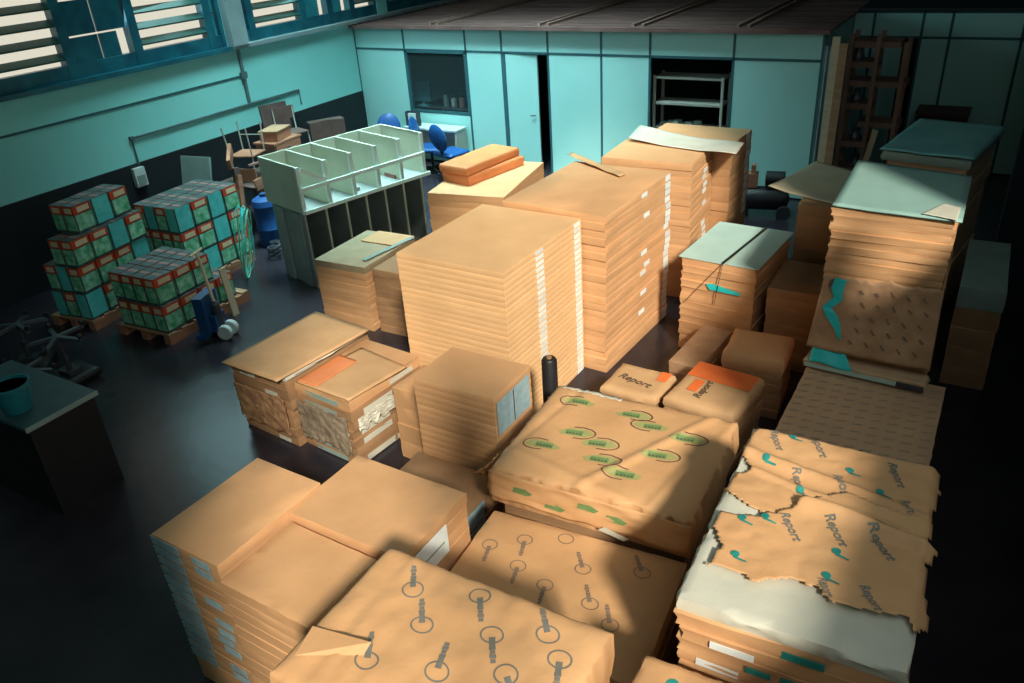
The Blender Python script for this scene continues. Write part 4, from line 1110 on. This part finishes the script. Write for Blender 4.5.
for k in range(3):
    dw = obj('drawer', MB().box(0.18, 0.20, -0.32, 0.24, 0.03 + 0.145 * k, 0.155 + 0.145 * k), WOODR, t)
    obj('knob', MB().lathe([(0.012, 0.0), (0.02, 0.02), (0.012, 0.03)], 8, mtx=Matrix.Translation((0.20, -0.04, 0.09 + 0.145 * k)) @ Matrix.Rotation(math.pi / 2, 4, 'Y')), STEEL, dw)
t = thing('wooden_box', 'small orange-brown wooden box on top of the drawer unit', 'box', (-9.66, 8.80, 1.252), 0.3)
obj('body', MB().box(-0.16, 0.14, -0.22, 0.22, 0, 0.14), WOODR, t)
obj('lid', MB().box(-0.17, 0.15, -0.23, 0.23, 0.14, 0.165), WOOD, t)
t = thing('armchair', 'dark brown old armchair beyond the table by the left wall', 'armchair', (-9.95, 10.35, 0), math.radians(60))
obj('seat', slab(0.6, 0.6, 0.42, None, (4, 4), 0.01, 1), WOODD, t)
obj('backrest', slab(0.62, 0.18, 0.70, None, (6, 2), 0.01, 2), WOODD, t).location = (0, 0.32, 0.42)
for s_ in (-1, 1):
    obj('armrest', slab(0.14, 0.6, 0.22, None, (2, 5), 0.01, 3), WOODD, t).location = (s_ * 0.37, 0, 0.42)
t = thing('blue_drum', 'blue plastic drum between the heap and the cabinet', 'drum', (-8.98, 7.70, 0))
obj('body', MB().lathe([(0.16, 0.0), (0.18, 0.03), (0.18, 0.25), (0.19, 0.27), (0.18, 0.29), (0.18, 0.60), (0.19, 0.62), (0.17, 0.70), (0.10, 0.74)], 18), BLUE, t, 40)
obj('cap', MB().lathe([(0.05, 0.74), (0.05, 0.78), (0.04, 0.79)], 12), BLUED, t)
for k, (x, y, rr) in enumerate(((-8.52, 7.30, 0.09), (-8.32, 7.45, 0.07), (-8.66, 7.48, 0.08))):
    t = thing('cable_coil', 'dark coil of hose on the floor ' + ('nearest the cartons', 'nearest the cabinet', 'beside the blue drum')[k], 'coil', (x, y, 0), 0, 'hose coils')
    obj('coil', MB().tube([(rr * math.cos(q * 0.7), rr * math.sin(q * 0.7), 0.02 + 0.006 * q) for q in range(30)], 0.016, 6), DARKG, t)

# ------------------------------------------------------------------ office front: blue chairs, shelf, interior
def office_chair(label, loc, rz, tilt=0.2):
    t = thing('office_chair', label, 'chair', loc, rz, 'blue office chairs')
    for k in range(5):
        a = 2 * math.pi * k / 5
        sp = obj('spoke', MB().bar((0, 0, 0.10), (0.27 * math.cos(a), 0.27 * math.sin(a), 0.07), 0.04, 0.03), BLACK, t)
        obj('caster', MB().lathe([(0.028, -0.02), (0.028, 0.02)], 10, mtx=Matrix.Translation((0.27 * math.cos(a), 0.27 * math.sin(a), 0.028)) @ Matrix.Rotation(math.pi / 2, 4, 'X')), BLACK, sp)
    obj('column', MB().lathe([(0.025, 0.08), (0.025, 0.42)], 10), BLACK, t)
    obj('seat', slab(0.46, 0.45, 0.08, None, (6, 6), 0.004, 1, inset=0.03, low=0.03), BLUE, t, 60).location = (0, 0, 0.42)
    mt = Matrix.Translation((0, 0.24, 0.60)) @ Matrix.Rotation(-tilt, 4, 'X') @ Matrix.Rotation(math.pi / 2, 4, 'X')
    bk = MB().lathe([(0.03, -0.03), (0.19, -0.03), (0.22, 0.0), (0.19, 0.03), (0.03, 0.03)], 24, mtx=mt @ Matrix.Translation((0, 0.18, 0)) @ Matrix.Scale(1.15, 4, (0, 1, 0)))
    obj('backrest', bk, BLUE, t, 50)
    obj('back_post', MB().bar((0, 0.2, 0.44), (0, 0.28, 0.70), 0.05, 0.02), BLACK, t)
    return t
office_chair('blue office chair with upright oval back under the office window', (-8.75, 11.55, 0), 1.9)
office_chair('blue office chair nearest the stack of orange packs', (-8.2, 11.4, 0), 2.9)
office_chair('blue office chair half hidden behind the pigeonhole unit', (-9.5, 11.3, 0), 0.6)
t = thing('side_desk', 'small white desk below the office window', 'desk', (-9.1, 11.98, 0))
obj('desk_top', MB().box(-0.45, 0.75, -0.18, 0.18, 0.70, 0.73), NYLON, t)
obj('modesty_panel', MB().box(-0.40, 0.70, 0.13, 0.15, 0.2, 0.70), NYLON, t)
for s_ in (-0.42, 0.72): obj('leg', MB().box(s_ - 0.02, s_ + 0.02, -0.16, 0.16, 0, 0.70), SHELF, t)
t = thing('paper_holder', 'white and dark wire holder on the small desk', 'holder', (-9.38, 11.93, 0.73))
obj('frame', MB().box(-0.14, -0.11, -0.05, 0.05, 0, 0.26).box(0.11, 0.14, -0.05, 0.05, 0, 0.26).box(-0.14, 0.14, 0.04, 0.05, 0, 0.26), DARKG, t)
obj('papers', MB().box(-0.10, 0.10, -0.02, 0.03, 0.01, 0.22), NYLON, t)
# inside the office
t = thing('office_desk', 'dark desk behind the office window', 'desk', (-9.0, 13.0, 0))
obj('desk_top', MB().box(-0.75, 0.75, -0.35, 0.35, 0.88, 0.91), DARKG, t)
obj('side', MB().box(-0.75, -0.72, -0.33, 0.33, 0, 0.88).box(0.72, 0.75, -0.33, 0.33, 0, 0.88), DARKG, t)
mp_ = py(420, 112, 12.55)
t = thing('computer_monitor', 'pale cyan monitor back on the desk behind the office window', 'monitor', (mp_.x, 12.72, 0.91), 0.1)
obj('case', MB().box(-0.20, 0.17, -0.03, 0.03, 0.09, 0.46), SCREEN, t)
obj('stand', MB().box(-0.03, 0.03, -0.02, 0.02, 0.02, 0.12).box(-0.12, 0.12, -0.08, 0.08, 0, 0.02), SCREEN, t)
for k, (xx, yy_, mm, hh, lab) in enumerate(((455, 112, NYLON, 0.20, 'white jar on the office desk by the window frame'), (463, 112, PINK, 0.22, 'reddish jar on the office desk by the window frame'), (447, 108, GREYG, 0.26, 'greenish bottle on the office desk'))):
    p = py(xx, yy_, 12.80)
    t = thing('desk_jar', lab, 'jar', (p.x, 12.80, 0.91))
    obj('body', MB().lathe([(0.05, 0), (0.055, 0.02), (0.055, hh * 0.75), (0.03, hh * 0.85)], 12), mm, t, 40)
    obj('lid', MB().lathe([(0.035, hh * 0.85), (0.035, hh)], 12), DARKG, t)
# steel shelf in the dark opening
za, zb_, zc_ = (py(690, y_, 12.45).z for y_ in (76, 102, 127))
xa, xb = py(655, 90, 12.35).x, py(723, 90, 12.35).x
t = thing('steel_shelf', 'pale steel shelving standing in the dark office opening', 'shelf', ((xa + xb) / 2, 12.52, 0))
hw = (xb - xa) / 2
for k, z in enumerate((za, zb_, zc_, 0.35)):
    obj('shelf_board', MB().box(-hw, hw, -0.19, 0.19, z - 0.035, z), SHELF, t)
for sx_ in (-1, 1):
    for sy_ in (-1, 1):
        obj('post', MB().box(sx_ * hw - 0.02, sx_ * hw + 0.02, sy_ * 0.19 - 0.02, sy_ * 0.19 + 0.02, 0, za + 0.02), SHELF, t)
t = thing('tool_pile', 'grey pile of small parts on the lowest visible shelf board', 'parts', ((xa + xb) / 2 - 0.15, 12.5, zc_))
for k in range(6):
    obj('part', MB().box(-0.06, 0.06, -0.05, 0.05, 0, 0.05 + 0.02 * (k % 3), Matrix.Translation((-0.28 + 0.11 * k, 0.02 * (k % 2), 0)) @ Matrix.Rotation(k * 0.7, 4, 'Z')), GREYG, t)

# ------------------------------------------------------------------ right of the office: boards and rack
t = thing('tall_board', 'tall beige board leaning at the corner of the office', 'board', (-2.08, 12.02, 0), 0)
obj('board', MB().box(-0.05, 0.05, -0.02, 0.02, 0, 2.38, Matrix.Rotation(math.radians(-2), 4, 'X')), WOODP, t)
obj('edge', MB().box(0.05, 0.16, -0.03, 0.02, 0, 2.30, Matrix.Rotation(math.radians(-2), 4, 'X')), WOOD, t)
t = thing('blue_curtain', 'blue-grey cloth strip hanging at the corner of the office', 'cloth', (-2.215, 12.16, 0))
crumple('cloth', lambda u, v: (0.10 * u - 0.02, 0.03 * math.sin(u * 12), 2.2 * v + 0.05), 14, 6, COLG, t)
t = thing('wooden_rack', 'brown wooden rack with plank shelves between the office and the far wall', 'rack', (-1.62, 12.75, 0))
for sx_ in (-0.33, 0.02, 0.38):
    for sy_ in (-0.2, 0.2):
        obj('post', MB().box(sx_ - 0.03, sx_ + 0.03, sy_ - 0.02, sy_ + 0.02, 0, 2.35 - 0.1 * (sx_ > 0.3)), WOODM, t)
for z, x0, x1_ in ((2.25, -0.36, 0.30), (1.98, -0.36, 0.05), (1.72, -0.36, 0.45), (1.40, -0.36, 0.05), (1.15, -0.1, 0.45), (0.85, -0.36, 0.1), (0.45, -0.36, 0.42)):
    obj('shelf_board', MB().box(x0, x1_, -0.19, 0.19, z - 0.08, z), WOODM, t)
t = thing('leaning_slat', 'pale slat leaning on the foot of the wooden rack', 'slat', (-1.62, 12.38, 0))
obj('board', MB().box(-0.04, 0.04, -0.015, 0.015, 0, 1.1, Matrix.Rotation(math.radians(9), 4, 'Y')), WOODP, t)
for k in range(4):
    t = thing('rack_part', 'dark metal part on the wooden rack ' + ('high shelf', 'second shelf', 'middle shelf', 'low shelf')[k], 'part', (-1.85 + 0.05 * k, 12.68, (1.98, 1.40, 0.85, 0.45)[k]))
    obj('casting', MB().lathe([(0.07, 0), (0.08, 0.05), (0.05, 0.12), (0.06, 0.18)], 10), STEEL, t)
# motor on the floor before the office wall
pm = px(762, 214, 0)
t = thing('compressor', 'black motor and tank on the floor against the office wall', 'compressor', (pm.x, pm.y, 0), 0.2)
obj('tank', MB().lathe([(0.02, -0.36), (0.14, -0.33), (0.17, -0.25), (0.17, 0.25), (0.14, 0.33), (0.02, 0.36)], 16, mtx=Matrix.Translation((0, 0, 0.25)) @ Matrix.Rotation(math.pi / 2, 4, 'Y')), BLACK, t, 50)
obj('motor', MB().lathe([(0.02, -0.14), (0.11, -0.13), (0.11, 0.13), (0.02, 0.14)], 14, mtx=Matrix.Translation((0.14, 0, 0.54)) @ Matrix.Rotation(math.pi / 2, 4, 'Y')), BLACK, t, 50)
obj('pump_head', MB().box(-0.24, -0.10, -0.08, 0.08, 0.42, 0.62).box(-0.20, -0.14, -0.05, 0.05, 0.62, 0.74), WOODR, t)
obj('foot', MB().box(-0.25, -0.20, -0.14, 0.14, 0, 0.14).box(0.20, 0.25, -0.14, 0.14, 0, 0.14), BLACK, t)
obj('wheel', MB().lathe([(0.10, -0.02), (0.10, 0.02)], 14, mtx=Matrix.Translation((0.3, -0.2, 0.10)) @ Matrix.Rotation(math.pi / 2, 4, 'X')), DARKG, t)
t = thing('low_cupboard', 'low dark cupboard against the far right partition', 'cupboard', (-0.72, 14.05, 0))
obj('body', MB().box(-0.35, 0.35, -0.25, 0.25, 0, 1.02), BLACK, t)
obj('top', MB().box(-0.37, 0.37, -0.27, 0.27, 1.02, 1.05), WOODD, t)
obj('knob', MB().lathe([(0.02, 0), (0.02, 0.03)], 8, mtx=Matrix.Translation((0, -0.25, 0.6)) @ Matrix.Rotation(math.pi / 2, 4, 'X')), STEEL, t)

# ------------------------------------------------------------------ desk, bucket, upturned chairs at the left edge
t = thing('work_desk', 'black sided desk with a worn teal top at the left edge', 'desk', (-6.0, 2.36, 0))
obj('desk_top', slab(1.25, 0.62, 0.035, None, (6, 4), 0.002, 1, inset=0.004), DESKT, t).location = (-0.605, 0.30, 0.875)
obj('edge_trim', MB().box(0.018, 0.030, -0.01, 0.61, 0.872, 0.912), GREYG, t)
obj('side_panel', MB().box(-0.03, 0.0, 0.02, 0.58, 0, 0.875), BLACK, t)
obj('front_panel', MB().box(-1.2, -0.03, 0.02, 0.05, 0.0, 0.875), BLACK, t)
obj('back_panel', MB().box(-1.2, -0.03, 0.55, 0.58, 0.0, 0.875), BLACK, t)
obj('side_panel', MB().box(-1.23, -1.2, 0.02, 0.58, 0, 0.875), BLACK, t)
pb = px(19, 409, 0.912)
t = thing('bucket', 'teal plastic bucket standing on the desk', 'bucket', (pb.x, pb.y, 0.912))
obj('body', MB().lathe([(0.10, 0), (0.105, 0.004), (0.145, 0.23), (0.138, 0.23), (0.098, 0.01)], 28), BUCKET, t, 40)
obj('rim', MB().lathe([(0.143, 0.215), (0.158, 0.217), (0.158, 0.24), (0.138, 0.24), (0.138, 0.215)], 28), BUCKET, t, 40)
def upturned(label, loc, rz, lean):
    t = thing('office_chair', label, 'chair', loc, rz, 'upturned chairs by the desk')
    t.rotation_euler = (lean, 0, rz)
    obj('seat', slab(0.44, 0.42, 0.09, None, (5, 5), 0.004, 2, inset=0.03, low=0.03), BLACK, t, 60)
    obj('column', MB().lathe([(0.03, 0.09), (0.03, 0.30), (0.02, 0.30), (0.02, 0.52)], 10), DARKG, t)
    obj('mechanism', MB().box(-0.10, 0.10, -0.08, 0.08, 0.09, 0.13), DARKG, t)
    for k in range(5):
        a = 2 * math.pi * k / 5 + 0.3
        sp = obj('spoke', MB().bar((0, 0, 0.52), (0.30 * math.cos(a), 0.30 * math.sin(a), 0.50), 0.045, 0.03), STEEL, t)
        obj('caster', MB().lathe([(0.028, -0.02), (0.028, 0.02)], 10, mtx=Matrix.Translation((0.30 * math.cos(a), 0.30 * math.sin(a), 0.545)) @ Matrix.Rotation(math.pi / 2, 4, 'X')), BLACK, sp)
for k, (p, lean) in enumerate((((-8.07, 3.83), 0.04), ((-8.78, 3.79), -0.05), ((-7.72, 3.22), 0.04))):
    p = Vector((*p, 0))
    upturned('black office chair turned upside down, ' + ('nearest the carton pallet', 'against the tallest carton stack', 'just behind the desk')[k], (p.x, p.y, 0.02), k * 0.8, lean)
